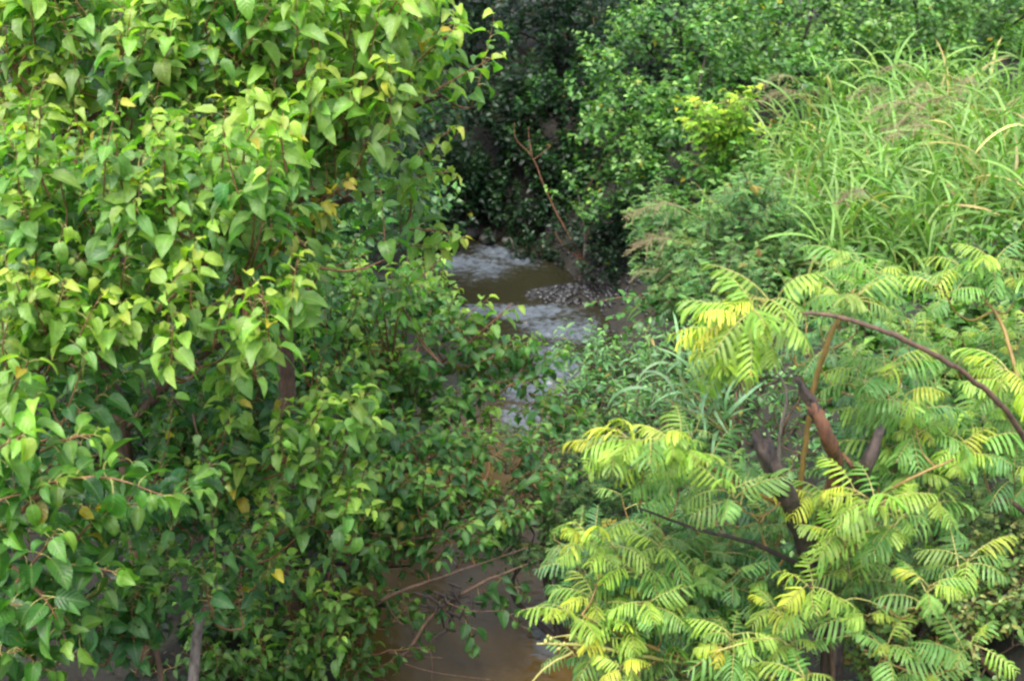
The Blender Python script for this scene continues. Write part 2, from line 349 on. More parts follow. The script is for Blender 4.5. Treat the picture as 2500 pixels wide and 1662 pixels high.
fn = N.new('ShaderNodeTexNoise'); fn.inputs['Scale'].default_value = 1.0; fn.inputs['Detail'].default_value = 6; fn.inputs['Roughness'].default_value = .68; fn.inputs['Distortion'].default_value = .6
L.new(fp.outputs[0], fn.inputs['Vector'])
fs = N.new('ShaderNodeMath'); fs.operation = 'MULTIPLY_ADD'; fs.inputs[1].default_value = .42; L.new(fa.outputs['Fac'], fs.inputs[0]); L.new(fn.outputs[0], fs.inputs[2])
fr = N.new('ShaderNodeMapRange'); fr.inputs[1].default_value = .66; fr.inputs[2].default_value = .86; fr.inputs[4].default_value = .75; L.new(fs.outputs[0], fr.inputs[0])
fm = N.new('ShaderNodeMix'); fm.data_type = 'RGBA'; L.new(fr.outputs[0], fm.inputs[0]); L.new(shade_mix.outputs[2], fm.inputs[6])
fm.inputs[7].default_value = (.10, .12, .145, 1); L.new(fm.outputs[2], pr.inputs['Base Color'])  # grey-blue sky reflections painted as streaks into the water colour
n2 = N.new('ShaderNodeTexNoise'); n2.inputs['Scale'].default_value = 16; n2.inputs['Detail'].default_value = 3; L.new(g.outputs['Position'], n2.inputs['Vector'])
bp = N.new('ShaderNodeBump'); bp.inputs['Strength'].default_value = .12; bp.inputs['Distance'].default_value = .02
L.new(n2.outputs[0], bp.inputs['Height']); L.new(bp.outputs[0], pr.inputs['Normal'])
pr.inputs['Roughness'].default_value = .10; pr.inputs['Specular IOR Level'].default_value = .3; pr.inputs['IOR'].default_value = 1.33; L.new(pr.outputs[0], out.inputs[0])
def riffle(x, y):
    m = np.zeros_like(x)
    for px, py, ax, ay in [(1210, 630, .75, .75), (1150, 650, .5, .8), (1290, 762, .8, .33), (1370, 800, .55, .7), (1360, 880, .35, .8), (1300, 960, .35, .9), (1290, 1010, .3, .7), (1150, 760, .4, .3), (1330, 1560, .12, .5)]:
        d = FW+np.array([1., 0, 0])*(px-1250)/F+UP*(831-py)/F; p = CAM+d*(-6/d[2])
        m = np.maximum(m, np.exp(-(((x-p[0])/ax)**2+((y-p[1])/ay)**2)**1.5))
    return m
ux = np.linspace(-1.75, 1.75, 90); wy = np.r_[np.linspace(-30, 8.4, 40), np.arange(8.5, 21.5, .024), np.linspace(21.6, 23, 8)]
U_, WY = np.meshgrid(ux, wy, indexing='ij'); WX = U_+cx(WY)
amp = riffle(WX, WY); wz = np.zeros_like(WX); rw = np.random.default_rng(5)
for i in range(34):
    wl_ = rw.uniform(.07, .34); th = rw.normal(math.pi/2, .75); ph = rw.uniform(0, 6.28)
    wxp = WX+.06*np.sin(3.1*WY+i)+.05*np.sin(5*WX-2.3*WY+2*i)
    s = np.sin(2*math.pi/wl_*(math.cos(th)*wxp+math.sin(th)*WY)+ph)
    wz += wl_*(1-abs(s))*.045*rw.uniform(.4, 1)
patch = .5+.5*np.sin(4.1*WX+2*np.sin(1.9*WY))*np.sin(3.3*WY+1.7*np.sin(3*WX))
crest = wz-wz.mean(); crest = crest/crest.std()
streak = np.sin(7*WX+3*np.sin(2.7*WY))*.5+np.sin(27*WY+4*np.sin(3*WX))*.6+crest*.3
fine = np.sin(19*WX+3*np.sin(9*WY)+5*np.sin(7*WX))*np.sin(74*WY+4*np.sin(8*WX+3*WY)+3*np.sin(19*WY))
sky_glint = np.clip(amp*(.55+.7*patch)*(1+.25*streak), 0, 1)  # mask of the painted sky reflections, strongest in the riffles
wz = (wz-wz.mean())*(1.5*amp*(.55+.75*patch)+.035)
q = Soup(); q.add(np.c_[WX.ravel(), WY.ravel(), wz.ravel()], grid_tris(len(ux), len(wy))[:, ::-1], 0, np.repeat(sky_glint.reshape(-1, 1), 3, 1))
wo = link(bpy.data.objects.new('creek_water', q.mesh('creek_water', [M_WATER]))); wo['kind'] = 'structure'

# ------------------------------------------------------------------ plants
class Plant:
    all = []
    def __init__(s, name, label, cat, base, group=None, seed=0, leafname='leaf', max_parts=300):
        s.name, s.label, s.cat, s.base, s.group = name, label, cat, np.asarray(base, float), group
        s.rng = np.random.default_rng(seed+1000); s.leafname = leafname; s.max_parts = max_parts
        s.lt = []; s.lR = []; s.lp = []; s.ls = []; s.lc = []; s.stems = []; s.solids = []; s.nodes = []
        s.extra = []; Plant.all.append(s)
    def limb(s, pts, radii, mat=None, name='branch', sides=9, node=True, m=6, jag=0.0):
        p = smooth_path(pts, m); r = np.interp(np.linspace(0, 1, len(p)), np.linspace(0, 1, len(radii)), radii)
        p = p+s.rng.normal(0, 1, p.shape)*r[:, None]*(.18 if r.max() < .03 else .05)
        s.solids.append((name, p, r*(1+s.rng.normal(0, .05, len(r))), mat or M_BARK, sides, jag))
        if node:
            for a in p: s.nodes.append(a)
    def leaves(s, pos, out_dir, tmpls, size, cols, tilt_k=.5, tilt_j=.25, roll_j=.35):
        n = len(pos); r = s.rng
        az = np.arctan2(out_dir[:, 1], out_dir[:, 0])+r.normal(0, .25, n)
        ti = -np.arcsin(np.clip(out_dir[:, 2], -1, 1))*tilt_k+r.normal(0, tilt_j, n); ro = r.normal(0, roll_j, n)
        ca, sa, ct, st, cr_, sr = np.cos(az), np.sin(az), np.cos(ti), np.sin(ti), np.cos(ro), np.sin(ro)
        z = np.zeros(n); o = np.ones(n)
        Rz = np.array([[ca, -sa, z], [sa, ca, z], [z, z, o]]).transpose(2, 0, 1)
        Ry = np.array([[ct, z, st], [z, o, z], [-st, z, ct]]).transpose(2, 0, 1)
        Rx = np.array([[o, z, z], [z, cr_, -sr], [z, sr, cr_]]).transpose(2, 0, 1)
        R = Rz@Ry@Rx; idx = r.integers(0, len(tmpls), n)
        s.lt += [tmpls[i] for i in idx]; s.lR.append(R); s.lp.append(pos); s.ls.append(size); s.lc.append(cols)
    def shoot(s, base, d0, length, n, leaf, tmpls, pal, bend=0.0, wob=.25, r0=.006, mat=None, t0=.12, tip=None,
              size_tip=.6, tilt_k=.5, up=0.0, keep_stem=True, sides=4, roll=.5, tiltj=.25, lead=None):
        r = s.rng; K = 7
        if tip is not None:
            mid = (np.asarray(base)+np.asarray(tip))/2+np.array([0, 0, bend])*length+r.normal(0, .03, 3)*length
            p = smooth_path([base, mid, tip], 3)
        else:
            d = unit(d0); p = [np.asarray(base, float)]
            for i in range(K-1):
                d = unit(d+np.array([0, 0, bend])*.3+r.normal(0, wob*.3, 3)); p.append(p[-1]+d*length/(K-1))
            p = np.array(p)
        if keep_stem:
            pl = p if lead is None else np.r_[lead, p[1:]]
            rr = np.linspace(r0*(1 if lead is None else 1.5), r0*.35, len(pl))
            s.stems.append((pl, rr, mat or M_SHOOT, sides))
        f = np.linspace(t0, 1, n)+r.normal(0, .02, n); f = np.clip(f, 0, 1); x = f*(len(p)-1); i = np.minimum(x.astype(int), len(p)-2)
        pos = p[i]+(p[i+1]-p[i])*(x-i)[:, None]; ax = unit(p[i+1]-p[i])
        ref = np.where(np.abs(ax[:, 2:3]) < .9, [[0, 0, 1.]], [[1., 0, 0]]); u = unit(np.cross(ax, ref)); v = np.cross(ax, u)
        ph = np.arange(n)*2.4+r.uniform(0, 6.28)+r.normal(0, .3, n)
        od = u*np.cos(ph)[:, None]+v*np.sin(ph)[:, None]*.8+ax*(.35+.5*f[:, None]**3)+np.array([0, 0, up]); od = unit(od)
        sz = leaf*(1-(1-size_tip)*f**2.5)*r.uniform(.62, 1.2, n)
        s.leaves(pos, od, tmpls, sz, pal(f, r), tilt_k, tiltj, roll)
        return p
    def grow(s, crowns, count, length, n, leaf, tmpls, pal, connect=True, updir=.8, bend=0.1, shell=.35, facing=.5, rlead=1.0, clump=1, cspread=.11, **kw):
        """crowns: list of (px,py,Y, rx_px, rz_px, ry_m); shoots spread through those volumes, joined to the nearest wood"""
        r = s.rng; w = np.array([c[3]*c[4] for c in crowns], float); w /= w.sum(); todo = []
        lob = [(unit(r.normal(0, 1, (9, 3))), r.uniform(-.3, .3, 9)) for _ in crowns]
        for _ in range(int(math.ceil(count/clump))):
            k = r.choice(len(crowns), p=w); px, py, Yc, rx, rz, ry = crowns[k]; m = ppm(px, py, Yc); c = P(px, py, Yc)
            for _t in range(12):
                u = unit(r.normal(0, 1, 3))
                if u[1] > .25 and r.random() < facing: continue
                if u[2] < -.55 and r.random() < .6: continue
                break
            rad = r.uniform(shell, 1)**.6; L_, A_ = lob[k]; rad *= 1+float((A_*np.exp(-((1-L_@u)/.18))).sum())
            b = c+u*np.array([rx*m, ry, rz*m])*rad
            if b[2] < ground(b[0], b[1])+.06: b[2] = ground(b[0], b[1])+.06+r.uniform(0, .2)
            d_ = unit(u*np.array([1, 1, .5])*(1-updir)+np.array([0, 0, updir])+r.normal(0, .3, 3))
            for c_ in range(clump):
                bb = b+(r.normal(0, cspread, 3)*[1, 1, .8] if c_ else 0); gz = float(ground(bb[0], bb[1]))+.05
                if bb[2] < gz: bb = np.array([bb[0], bb[1], gz])
                todo.append((bb, unit(d_+r.normal(0, .22, 3)) if clump > 1 else d_))
        if connect and s.nodes:
            nodes = np.array(s.nodes)
            dd = [np.min(((nodes-b[0])**2).sum(1)) for b in todo]; order = np.argsort(dd)
        else: order = range(len(todo))
        for j in order:
            b, d = todo[j]; lead = None
            if connect and s.nodes:
                nodes = np.array(s.nodes); dist = np.sqrt(((nodes-b)**2).sum(1))+.35*np.maximum(0, nodes[:, 2]-b[2])
                a = nodes[np.argmin(dist)]; L0 = np.linalg.norm(b-a)
                mid = lerp(a, b, .5)+np.array([0, 0, -.12*L0])+r.normal(0, .04, 3)*L0
                lead = smooth_path([a, mid, b], 3); s.nodes.append(mid); s.nodes.append(b)
            LL = length*r.uniform(.6, 1.3)
            s.shoot(b, d, LL, max(3, int(n*r.uniform(.7, 1.25)*LL/length)), leaf, tmpls, pal, bend, lead=lead, r0=.005*rlead, **kw)

def palette(old, young, tipc=None, yellow=0.0, ycol=(.42, .33, .03), jit=.18, power=1.3, shift=0.0):
    old, young = np.array(old), np.array(young); tipc = np.array(tipc if tipc is not None else young)
    def pal(f, r):
        n = len(f); a = np.clip(f**power+r.normal(0, .16, n)+shift, 0, 1)[:, None]
        c = old+(young-old)*a; tt = np.clip((f-.7)/.3, 0, 1)[:, None]**1.5; c = c+(tipc-c)*tt*.8
        y = (r.random(n) < yellow)[:, None]; c = np.where(y, lerp(c, np.array(ycol), r.uniform(.5, 1, n)[:, None]), c)
        return np.clip(c*np.exp(r.normal(0, jit, n))[:, None]*(1+r.normal(0, .06, (n, 3))), .004, .8)
    return pal
PAL_TREE = palette((.052, .140, .038), (.175, .335, .050), (.33, .44, .06), .005, shift=.14)
PAL_TREEY = palette((.085, .185, .038), (.230, .375, .052), (.39, .46, .06), .015, shift=.15)
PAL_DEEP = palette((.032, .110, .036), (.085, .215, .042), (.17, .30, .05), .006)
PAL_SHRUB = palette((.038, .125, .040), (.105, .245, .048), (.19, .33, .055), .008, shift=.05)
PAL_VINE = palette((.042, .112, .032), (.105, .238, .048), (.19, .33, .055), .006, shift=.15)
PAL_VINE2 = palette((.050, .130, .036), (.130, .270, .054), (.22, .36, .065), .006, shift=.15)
PAL_DARK = palette((.008, .026, .011), (.014, .046, .014), (.028, .085, .017), .003)  # dark leaves, with the shade of the thicket also put into the colour
PAL_MID = palette((.028, .090, .028), (.060, .160, .034), (.11, .23, .04), .006)
PAL_WEED = palette((.062, .165, .055), (.125, .275, .075), (.18, .34, .08), .015, (.34, .17, .03))
PAL_DRY = palette((.10, .20, .055), (.21, .32, .075), (.36, .37, .11), .10, (.40, .26, .09))
PAL_FROND = palette((.080, .195, .058), (.170, .320, .060), (.34, .43, .045), .006, (.38, .34, .03), shift=.1, jit=.14, power=1.0)
PAL_FRONDY = palette((.13, .26, .055), (.28, .41, .050), (.46, .49, .042), .006, (.40, .37, .03), shift=.08, jit=.14, power=1.1)
PAL_FRONDG = palette((.056, .155, .058), (.115, .245, .064), (.20, .31, .06), .006, jit=.14)
PAL_SAP = palette((.065, .190, .024), (.25, .43, .032), (.45, .55, .035), .0, shift=.25, jit=.1)
PAL_GRASS = palette((.090, .190, .040), (.155, .285, .058), (.20, .32, .075), .05, (.38, .29, .11), jit=.2)
PAL_REED = palette((.10, .20, .09), (.15, .27, .13), (.18, .29, .13), .0)

def gpt(px, py, Y):                        # ground point under a place in the view
    p = P(px, py, Y); p[2] = float(ground(p[0], p[1])); return p

# ---- broad-leaved trees on the left bank
A = Plant('broad_leaf_tree', 'tall broad-leaved tree with light green drooping leaves and a dark forked limb near its top', 'tree', gpt(-160, 1300, 9.1), seed=1)
A.limb([A.base-[0, 0, .2], P(-60, 900, 9.20), P(10, 520, 9.20), P(150, 330, 9.10), P(330, 120, 9.10)], [.06, .05, .04, .03, .012], M_BARK, 'trunk')
A.limb([P(190, 260, 9.05), P(150, 150, 8.90), P(100, 50, 8.80), P(60, -40, 8.80)], [.018, .016, .013, .006], M_DARKBARK)
A.limb([P(113, 70, 8.83), P(120, 20, 8.80), P(118, -30, 8.80)], [.010, .008, .005], M_DARKBARK)
A.limb([P(10, 520, 9.20), P(250, 420, 9.00), P(420, 330, 8.90)], [.03, .022, .010])
A.grow([(200, 120, 8.90, 330, 230, .75), (110, 440, 8.80, 250, 230, .65), (580, 60, 9.10, 170, 130, .5), (340, 340, 9.00, 150, 150, .4)], 150, .62, 14, .150, T_BROAD, PAL_TREE, updir=.84, clump=5, cspread=.13)
B = Plant('broad_leaf_tree', 'broad-leaved tree with yellowing shoot tips and a red-brown trunk standing by the creek', 'tree', gpt(700, 1150, 9.0), seed=2)
B.limb([B.base-[0, 0, .2], P(700, 950, 9.60), P(708, 760, 9.50), P(718, 640, 9.45), P(770, 520, 9.40), P(830, 340, 9.30), P(900, 150, 9.20), P(930, -30, 9.10)], [.07, .062, .056, .048, .04, .03, .02, .01], M_BARK, 'trunk')
B.limb([P(722, 640, 9.45), P(735, 480, 9.20), P(680, 330, 8.90), P(650, 150, 8.80)], [.034, .028, .02, .01])
B.limb([P(830, 340, 9.30), P(960, 280, 9.20), P(1080, 235, 9.10)], [.022, .016, .008])
B.limb([P(770, 520, 9.40), P(900, 470, 9.30), P(1020, 480, 9.30)], [.024, .016, .008])
B.grow([(800, 230, 9.00, 270, 280, .6), (660, 320, 8.60, 230, 270, .55), (880, 420, 9.20, 200, 190, .5), (950, 150, 9.10, 150, 180, .4), (980, 520, 9.40, 130, 130, .35)], 140, .60, 14, .146, T_BROAD, PAL_TREE, updir=.84, clump=5, cspread=.13)
for bx, by, tx, ty, yy in [(950, 300, 1225, 130, 8.5), (1000, 170, 1120, 60, 8.45), (960, 80, 1050, -20, 8.4), (930, 60, 990, -40, 8.4), (980, 420, 1110, 310, 8.6), (960, 470, 1100, 420, 8.7), (1000, 560, 1130, 580, 8.8), (980, 600, 1090, 610, 8.9), (900, 330, 1010, 220, 8.5)]:
    B.shoot(P(bx, by, yy), None, .55, 15, .130, T_BROAD, PAL_TREEY, .02, tip=P(tx, ty, yy-.1), r0=.008)
for bx, by, tx, ty in [(720, 560, 850, 430), (700, 600, 790, 480), (690, 640, 700, 520), (740, 600, 800, 520)]:
    B.shoot(P(bx, by, 8.2), None, .4, 15, .120, T_BROAD, palette((.09, .15, .02), (.24, .25, .025), (.42, .33, .03), .3), .02, tip=P(tx, ty, 8.1), r0=.007)
C_ = Plant('broad_leaf_tree', 'dense broad-leaved tree with deep green foliage and several leaning brown stems', 'tree', gpt(330, 1330, 8.2), seed=3)
C_.limb([C_.base-[0, 0, .2], P(300, 1050, 8.05), P(255, 920, 7.95), P(195, 760, 7.85), P(190, 560, 7.75)], [.05, .045, .04, .03, .015], M_BARK, 'trunk')
C_.limb([P(300, 1050, 8.05), P(430, 900, 8.05), P(500, 680, 7.95), P(560, 500, 7.85)], [.032, .028, .02, .01])
C_.limb([P(430, 900, 8.05), P(560, 830, 8.05), P(680, 770, 8.05)], [.026, .02, .008])
C_.grow([(330, 640, 7.65, 330, 200, .6), (560, 600, 7.85, 230, 200, .55), (640, 760, 8.05, 220, 150, .5), (120, 720, 7.55, 220, 180, .5), (480, 860, 7.85, 260, 130, .5)], 145, .52, 14, .136, T_BROAD, palette((.045, .135, .036), (.145, .30, .046), (.29, .41, .055), .005, shift=.14), updir=.74, clump=5, cspread=.12)
for bx, by, tx, ty in [(300, 790, 400, 640), (480, 800, 470, 720), (330, 700, 250, 680), (90, 420, 100, 260), (120, 480, 60, 300), (300, 480, 280, 330), (540, 420, 550, 250), (590, 430, 660, 280), (420, 520, 400, 360), (700, 420, 690, 270)]:
    C_.shoot(P(bx, by, 7.0), None, .4, 13, .130, T_BROAD, PAL_TREEY, .02, tip=P(tx, ty, 6.95), r0=.007)
def front_shoots(pl, box, n, Y, pal, rise=(130, 230), leaf=.122):
    for _ in range(n):
        px = pl.rng.uniform(box[0], box[2]); py = pl.rng.uniform(box[1], box[3]); h = pl.rng.uniform(*rise)
        if 380 < px < 540 and 70 < py-h*.5 < 270: continue
        b = P(px, py, Y+.1); nd = np.array(pl.nodes); a = nd[np.argmin(((nd-b)**2).sum(1))]
        yy = Y+pl.rng.uniform(-.25, .25)
        pl.shoot(P(px, py, yy), None, .5, 15, leaf, T_BROAD, pal, .0, tip=P(px+pl.rng.normal(12, 40), py-h, yy-.05), r0=.006, lead=smooth_path([a, lerp(a, b, .5)-[0, 0, .05], P(px, py, yy)], 4))
front_shoots(A, (-20, 60, 560, 420), 32, 8.3, PAL_TREEY, leaf=.15)
front_shoots(B, (560, 90, 1000, 480), 30, 8.2, PAL_TREEY, leaf=.148)
front_shoots(C_, (20, 470, 720, 760), 30, 7.0, PAL_TREE, leaf=.132)
front_shoots(C_, (20, 740, 760, 940), 30, 6.75, PAL_TREEY, (90, 170), .128)
D = Plant('broad_leaf_tree', 'broad-leaved tree with large glossy leaves on rusty shoots arching over a dark hollow', 'tree', gpt(-260, 1500, 6.6), seed=4)
D.limb([D.base-[0, 0, .2], P(-180, 1350, 6.5), P(-90, 1200, 6.4), P(20, 1080, 6.3)], [.05, .04, .03, .012], M_BARK, 'trunk')
D.limb([P(-180, 1350, 6.5), P(-60, 1320, 6.3), P(60, 1240, 6.2), P(150, 1170, 6.1)], [.026, .02, .014, .007], M_SHOOT)
D.limb([P(-180, 1420, 6.5), P(-60, 1500, 6.2), P(50, 1480, 6.0)], [.022, .016, .008], M_SHOOT)
for bx, by, tx, ty, yy in [(20, 1150, 90, 960, 6.2), (0, 1060, 70, 880, 6.2), (150, 1170, 400, 1210, 6.1), (60, 1240, 150, 1170, 6.1), (40, 1420, 140, 1290, 6.0), (60, 1400, 300, 1400, 6.1), (30, 1380, 200, 1560, 6.0), (80, 1430, 160, 1560, 5.9),
                           (-50, 1150, 60, 1060, 6.0), (-40, 1250, 90, 1200, 6.1), (-40, 1500, 60, 1480, 6.0), (20, 1560, 120, 1640, 6.1), (100, 1100, 230, 1060, 6.3), (-60, 1600, 40, 1590, 6.1), (-40, 1340, 20, 1290, 6.1), (180, 1330, 260, 1260, 6.3)]:
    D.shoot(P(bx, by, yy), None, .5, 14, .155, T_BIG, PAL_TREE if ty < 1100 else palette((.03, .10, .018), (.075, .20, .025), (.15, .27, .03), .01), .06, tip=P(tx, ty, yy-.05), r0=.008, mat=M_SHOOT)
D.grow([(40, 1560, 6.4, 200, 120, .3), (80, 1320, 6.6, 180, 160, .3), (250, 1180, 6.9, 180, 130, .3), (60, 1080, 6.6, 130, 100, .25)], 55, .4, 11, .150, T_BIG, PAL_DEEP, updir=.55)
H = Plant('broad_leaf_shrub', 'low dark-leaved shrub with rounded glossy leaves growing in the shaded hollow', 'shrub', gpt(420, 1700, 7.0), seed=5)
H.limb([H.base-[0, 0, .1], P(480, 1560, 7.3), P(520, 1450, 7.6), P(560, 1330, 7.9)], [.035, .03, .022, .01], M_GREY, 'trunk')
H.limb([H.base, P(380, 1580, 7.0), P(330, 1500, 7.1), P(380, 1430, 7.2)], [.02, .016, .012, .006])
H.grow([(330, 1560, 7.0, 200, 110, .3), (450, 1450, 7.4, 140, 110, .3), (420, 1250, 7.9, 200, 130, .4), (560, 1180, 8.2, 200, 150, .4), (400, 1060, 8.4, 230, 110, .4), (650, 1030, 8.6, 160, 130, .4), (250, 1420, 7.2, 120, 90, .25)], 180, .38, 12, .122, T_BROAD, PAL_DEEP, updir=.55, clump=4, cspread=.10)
for bx, by, tx, ty, yy in [(560, 1060, 560, 960, 8.0), (600, 1180, 700, 1060, 7.9), (640, 1150, 740, 1090, 7.9), (520, 1220, 640, 1210, 7.8), (560, 1170, 600, 1130, 7.8), (860, 990, 890, 950, 8.6), (800, 1010, 880, 960, 8.5), (560, 930, 540, 880, 8.0)]:
    H.shoot(P(bx, by, yy), None, .4, 11, .145, T_BROAD, PAL_TREEY, .04, tip=P(tx, ty, yy-.05), r0=.006)
E = Plant('creekside_shrub', 'spreading shrub reaching thin leafy branches over the rippled stretch of the creek', 'shrub', gpt(560, 1080, 11.0), seed=6)
E.limb([E.base-[0, 0, .1], P(700, 1150, 10.9), P(820, 1110, 10.8), P(1000, 1060, 10.7), P(1180, 1055, 10.6), P(1330, 1050, 10.6)], [.045, .035, .028, .02, .012, .006], M_GREY, 'trunk')
E.limb([P(800, 1110, 10.8), P(960, 1010, 10.9), P(1000, 930, 11), P(1130, 850, 11.1), P(1250, 740, 11.1)], [.02, .016, .013, .010, .005], M_RED)
E.limb([P(960, 1010, 10.9), P(1010, 880, 11.2), P(1050, 760, 11.4)], [.014, .011, .005], M_RED)
E.limb([P(700, 1150, 10.9), P(760, 950, 11.3), P(800, 800, 11.6), P(850, 680, 11.8)], [.03, .022, .015, .006])
E.limb([P(890, 960, 11), P(1000, 945, 10.9), P(1100, 955, 10.8)], [.012, .009, .004], M_RED)
E.grow([(830, 800, 11.6, 200, 140, .5), (980, 870, 11.3, 200, 110, .4), (880, 1000, 11.0, 220, 110, .4), (1060, 960, 10.9, 200, 80, .3), (930, 690, 11.9, 130, 60, .3), (1200, 1010, 10.8, 180, 60, .25), (760, 900, 11.3, 180, 140, .4), (760, 640, 11.9, 130, 100, .4), (1120, 810, 11.3, 130, 60, .3), (1230, 940, 10.9, 140, 60, .25), (1330, 1080, 10.6, 90, 50, .2)], 320, .36, 12, .112, T_BROAD, PAL_SHRUB, updir=.5, clump=4, cspread=.09)
for bx, by, tx, ty, yy in [(1010, 760, 1085, 655, 11.3), (1080, 800, 1120, 700, 11.3), (1150, 830, 1265, 745, 11.1), (1230, 870, 1330, 870, 11.0), (1190, 900, 1240, 830, 11.0), (1270, 960, 1340, 900, 10.9), (1290, 960, 1400, 1000, 10.8), (1130, 1050, 1220, 980, 10.7), (1200, 1060, 1190, 1000, 10.6), (960, 760, 1040, 690, 11.5), (1260, 1010, 1350, 960, 10.8), (1040, 850, 1130, 760, 11.2), (1060, 900, 1180, 815, 11.1), (1130, 900, 1290, 835, 11.0), (1180, 950, 1310, 905, 10.9), (1000, 700, 1090, 620, 11.5), (1100, 800, 1190, 730, 11.2)]:
    E.shoot(P(bx, by, yy), None, .4, 13, .115, T_BROAD, PAL_TREE, .04, tip=P(tx, ty, yy-.05), r0=.006, mat=M_RED)
Gp = Plant('overhanging_shrub', 'loose shrub dipping bare grey branches and small leaves towards the brown water', 'shrub', gpt(420, 1560, 9.2), seed=7)
Gp.limb([Gp.base-[0, 0, .1], P(680, 1520, 9.0), P(860, 1500, 8.9), P(960, 1450, 8.9), P(1100, 1400, 9), P(1290, 1335, 9.1)], [.028, .022, .018, .013, .008, .004], M_BARK, 'trunk')
Gp.limb([P(560, 1530, 9.1), P(720, 1450, 9.2), P(880, 1470, 9.3), P(960, 1475, 9.3)], [.03, .03, .026, .02], M_DARKBARK)
Gp.limb([P(800, 1370, 9.6), P(900, 1385, 9.6), P(1000, 1380, 9.5)], [.016, .012, .006], M_DARKBARK)
Gp.limb([P(560, 1530, 9.1), P(660, 1380, 9.2), P(760, 1260, 9.3), P(900, 1180, 9.4), P(1060, 1130, 9.5)], [.024, .02, .016, .012, .005])
Gp.limb([P(1130, 1210, 9.5), P(1220, 1220, 9.6), P(1300, 1230, 9.6)], [.006, .010, .004], M_DARKBARK)
Gp.limb([P(660, 1380, 9.2), P(800, 1400, 9.1), P(960, 1330, 9.1), P(1080, 1300, 9.1)], [.018, .014, .010, .005])
Gp.grow([(720, 1290, 9.2, 180, 100, .35), (880, 1220, 9.3, 220, 100, .35), (1060, 1190, 9.5, 170, 90, .3), (1080, 1300, 9.4, 180, 60, .25), (640, 1440, 9.0, 110, 80, .25), (1230, 1170, 9.6, 120, 60, .2), (960, 1110, 9.7, 140, 60, .25), (1050, 1390, 9.2, 120, 30, .15), (900, 1360, 9.3, 130, 50, .25), (850, 1440, 9.2, 100, 40, .2), (1180, 1290, 9.4, 110, 50, .2)], 230, .32, 12, .104, T_BROAD, PAL_SHRUB, updir=.4, clump=3, cspread=.09)
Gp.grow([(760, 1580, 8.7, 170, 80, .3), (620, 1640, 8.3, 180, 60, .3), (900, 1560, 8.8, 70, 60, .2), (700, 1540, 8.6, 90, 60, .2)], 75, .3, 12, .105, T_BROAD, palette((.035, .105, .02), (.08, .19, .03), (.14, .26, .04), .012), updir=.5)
for bx, by, tx, ty, yy in [(840, 1200, 930, 1150, 8.9), (860, 1260, 960, 1240, 8.9), (830, 1210, 870, 1170, 8.8), (900, 1300, 990, 1330, 9.0), (820, 1180, 900, 1230, 8.9), (1180, 1440, 1290, 1540, 9.2), (1120, 1480, 1160, 1600, 9.2), (1140, 1420, 1230, 1480, 9.2), (1060, 1440, 1120, 1530, 9.2), (1010, 1480, 1050, 1580, 9.1), (930, 1430, 1000, 1500, 9.1), (1200, 1400, 1280, 1450, 9.2)]:
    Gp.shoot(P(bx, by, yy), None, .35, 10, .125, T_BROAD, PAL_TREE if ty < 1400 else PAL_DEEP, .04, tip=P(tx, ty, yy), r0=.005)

front_shoots(H, (430, 1000, 900, 1330), 26, 7.5, PAL_TREE, (70, 130), .115)
front_shoots(E, (680, 700, 1010, 1000), 26, 10.6, PAL_TREE, (70, 130), .115)
front_shoots(Gp, (560, 1380, 860, 1640), 16, 8.3, PAL_TREE, (60, 110), .105)
# bare reddish twigs at the water's edge, and a broken branch with dark debris caught on it
tw = Plant('fallen_branch', 'leafless reddish branch with thin side twigs lying over muddy water', 'branch', P(860, 1670, 8.75), seed=8)
tw.limb([P(820, 1690, 8.7), P(980, 1600, 8.8), P(1040, 1520, 8.85), P(1080, 1480, 8.9), P(1180, 1420, 8.9), P(1290, 1375, 8.95)], [.016, .014, .012, .014, .010, .004], M_BARK, 'stem')
for pts in [[(960, 1610), (1060, 1640), (1210, 1660)], [(1000, 1580), (1050, 1590), (1055, 1680)], [(950, 1590), (1010, 1600), (1080, 1605)], [(990, 1530), (960, 1500), (930, 1440)], [(1090, 1470), (1150, 1490), (1230, 1490)], [(900, 1650), (940, 1660), (1000, 1690)], [(1010, 1550), (990, 1480), (975, 1420)]]:
    tw.limb([P(a, b, 8.8) for a, b in pts], [.006, .005, .003], M_BARK, 'twig', 5)
for i in range(30):
    c = P(1085+tw.rng.normal(0, 30), 1475+tw.rng.normal(0, 22), 8.86+tw.rng.normal(0, .03)); d = unit(tw.rng.normal(0, 1, 3))*.07
    tw.stems.append((np.array([c-d, c, c+d*.8]), np.array([.007, .011, .006]), M_DARKBARK, 4))

# hanging vine
V_ = Plant('hanging_vine', 'slender vine of small pale heart-shaped leaves hanging in front of the hollow', 'vine', P(500, 1430, 7.0), seed=9)
vp = V_.shoot(P(470, 1010, 7.1), None, 1.0, 34, .062, T_HEART, palette((.07, .17, .03), (.13, .25, .035), (.17, .29, .04), .03), 0, tip=P(530, 1450, 7.0), r0=.006, mat=M_BARK, size_tip=.9)
V_.shoot(P(485, 1100, 7.1), None, .4, 9, .06, T_HEART, PAL_TREE, 0, tip=P(560, 1190, 7.1), r0=.004, mat=M_BARK)

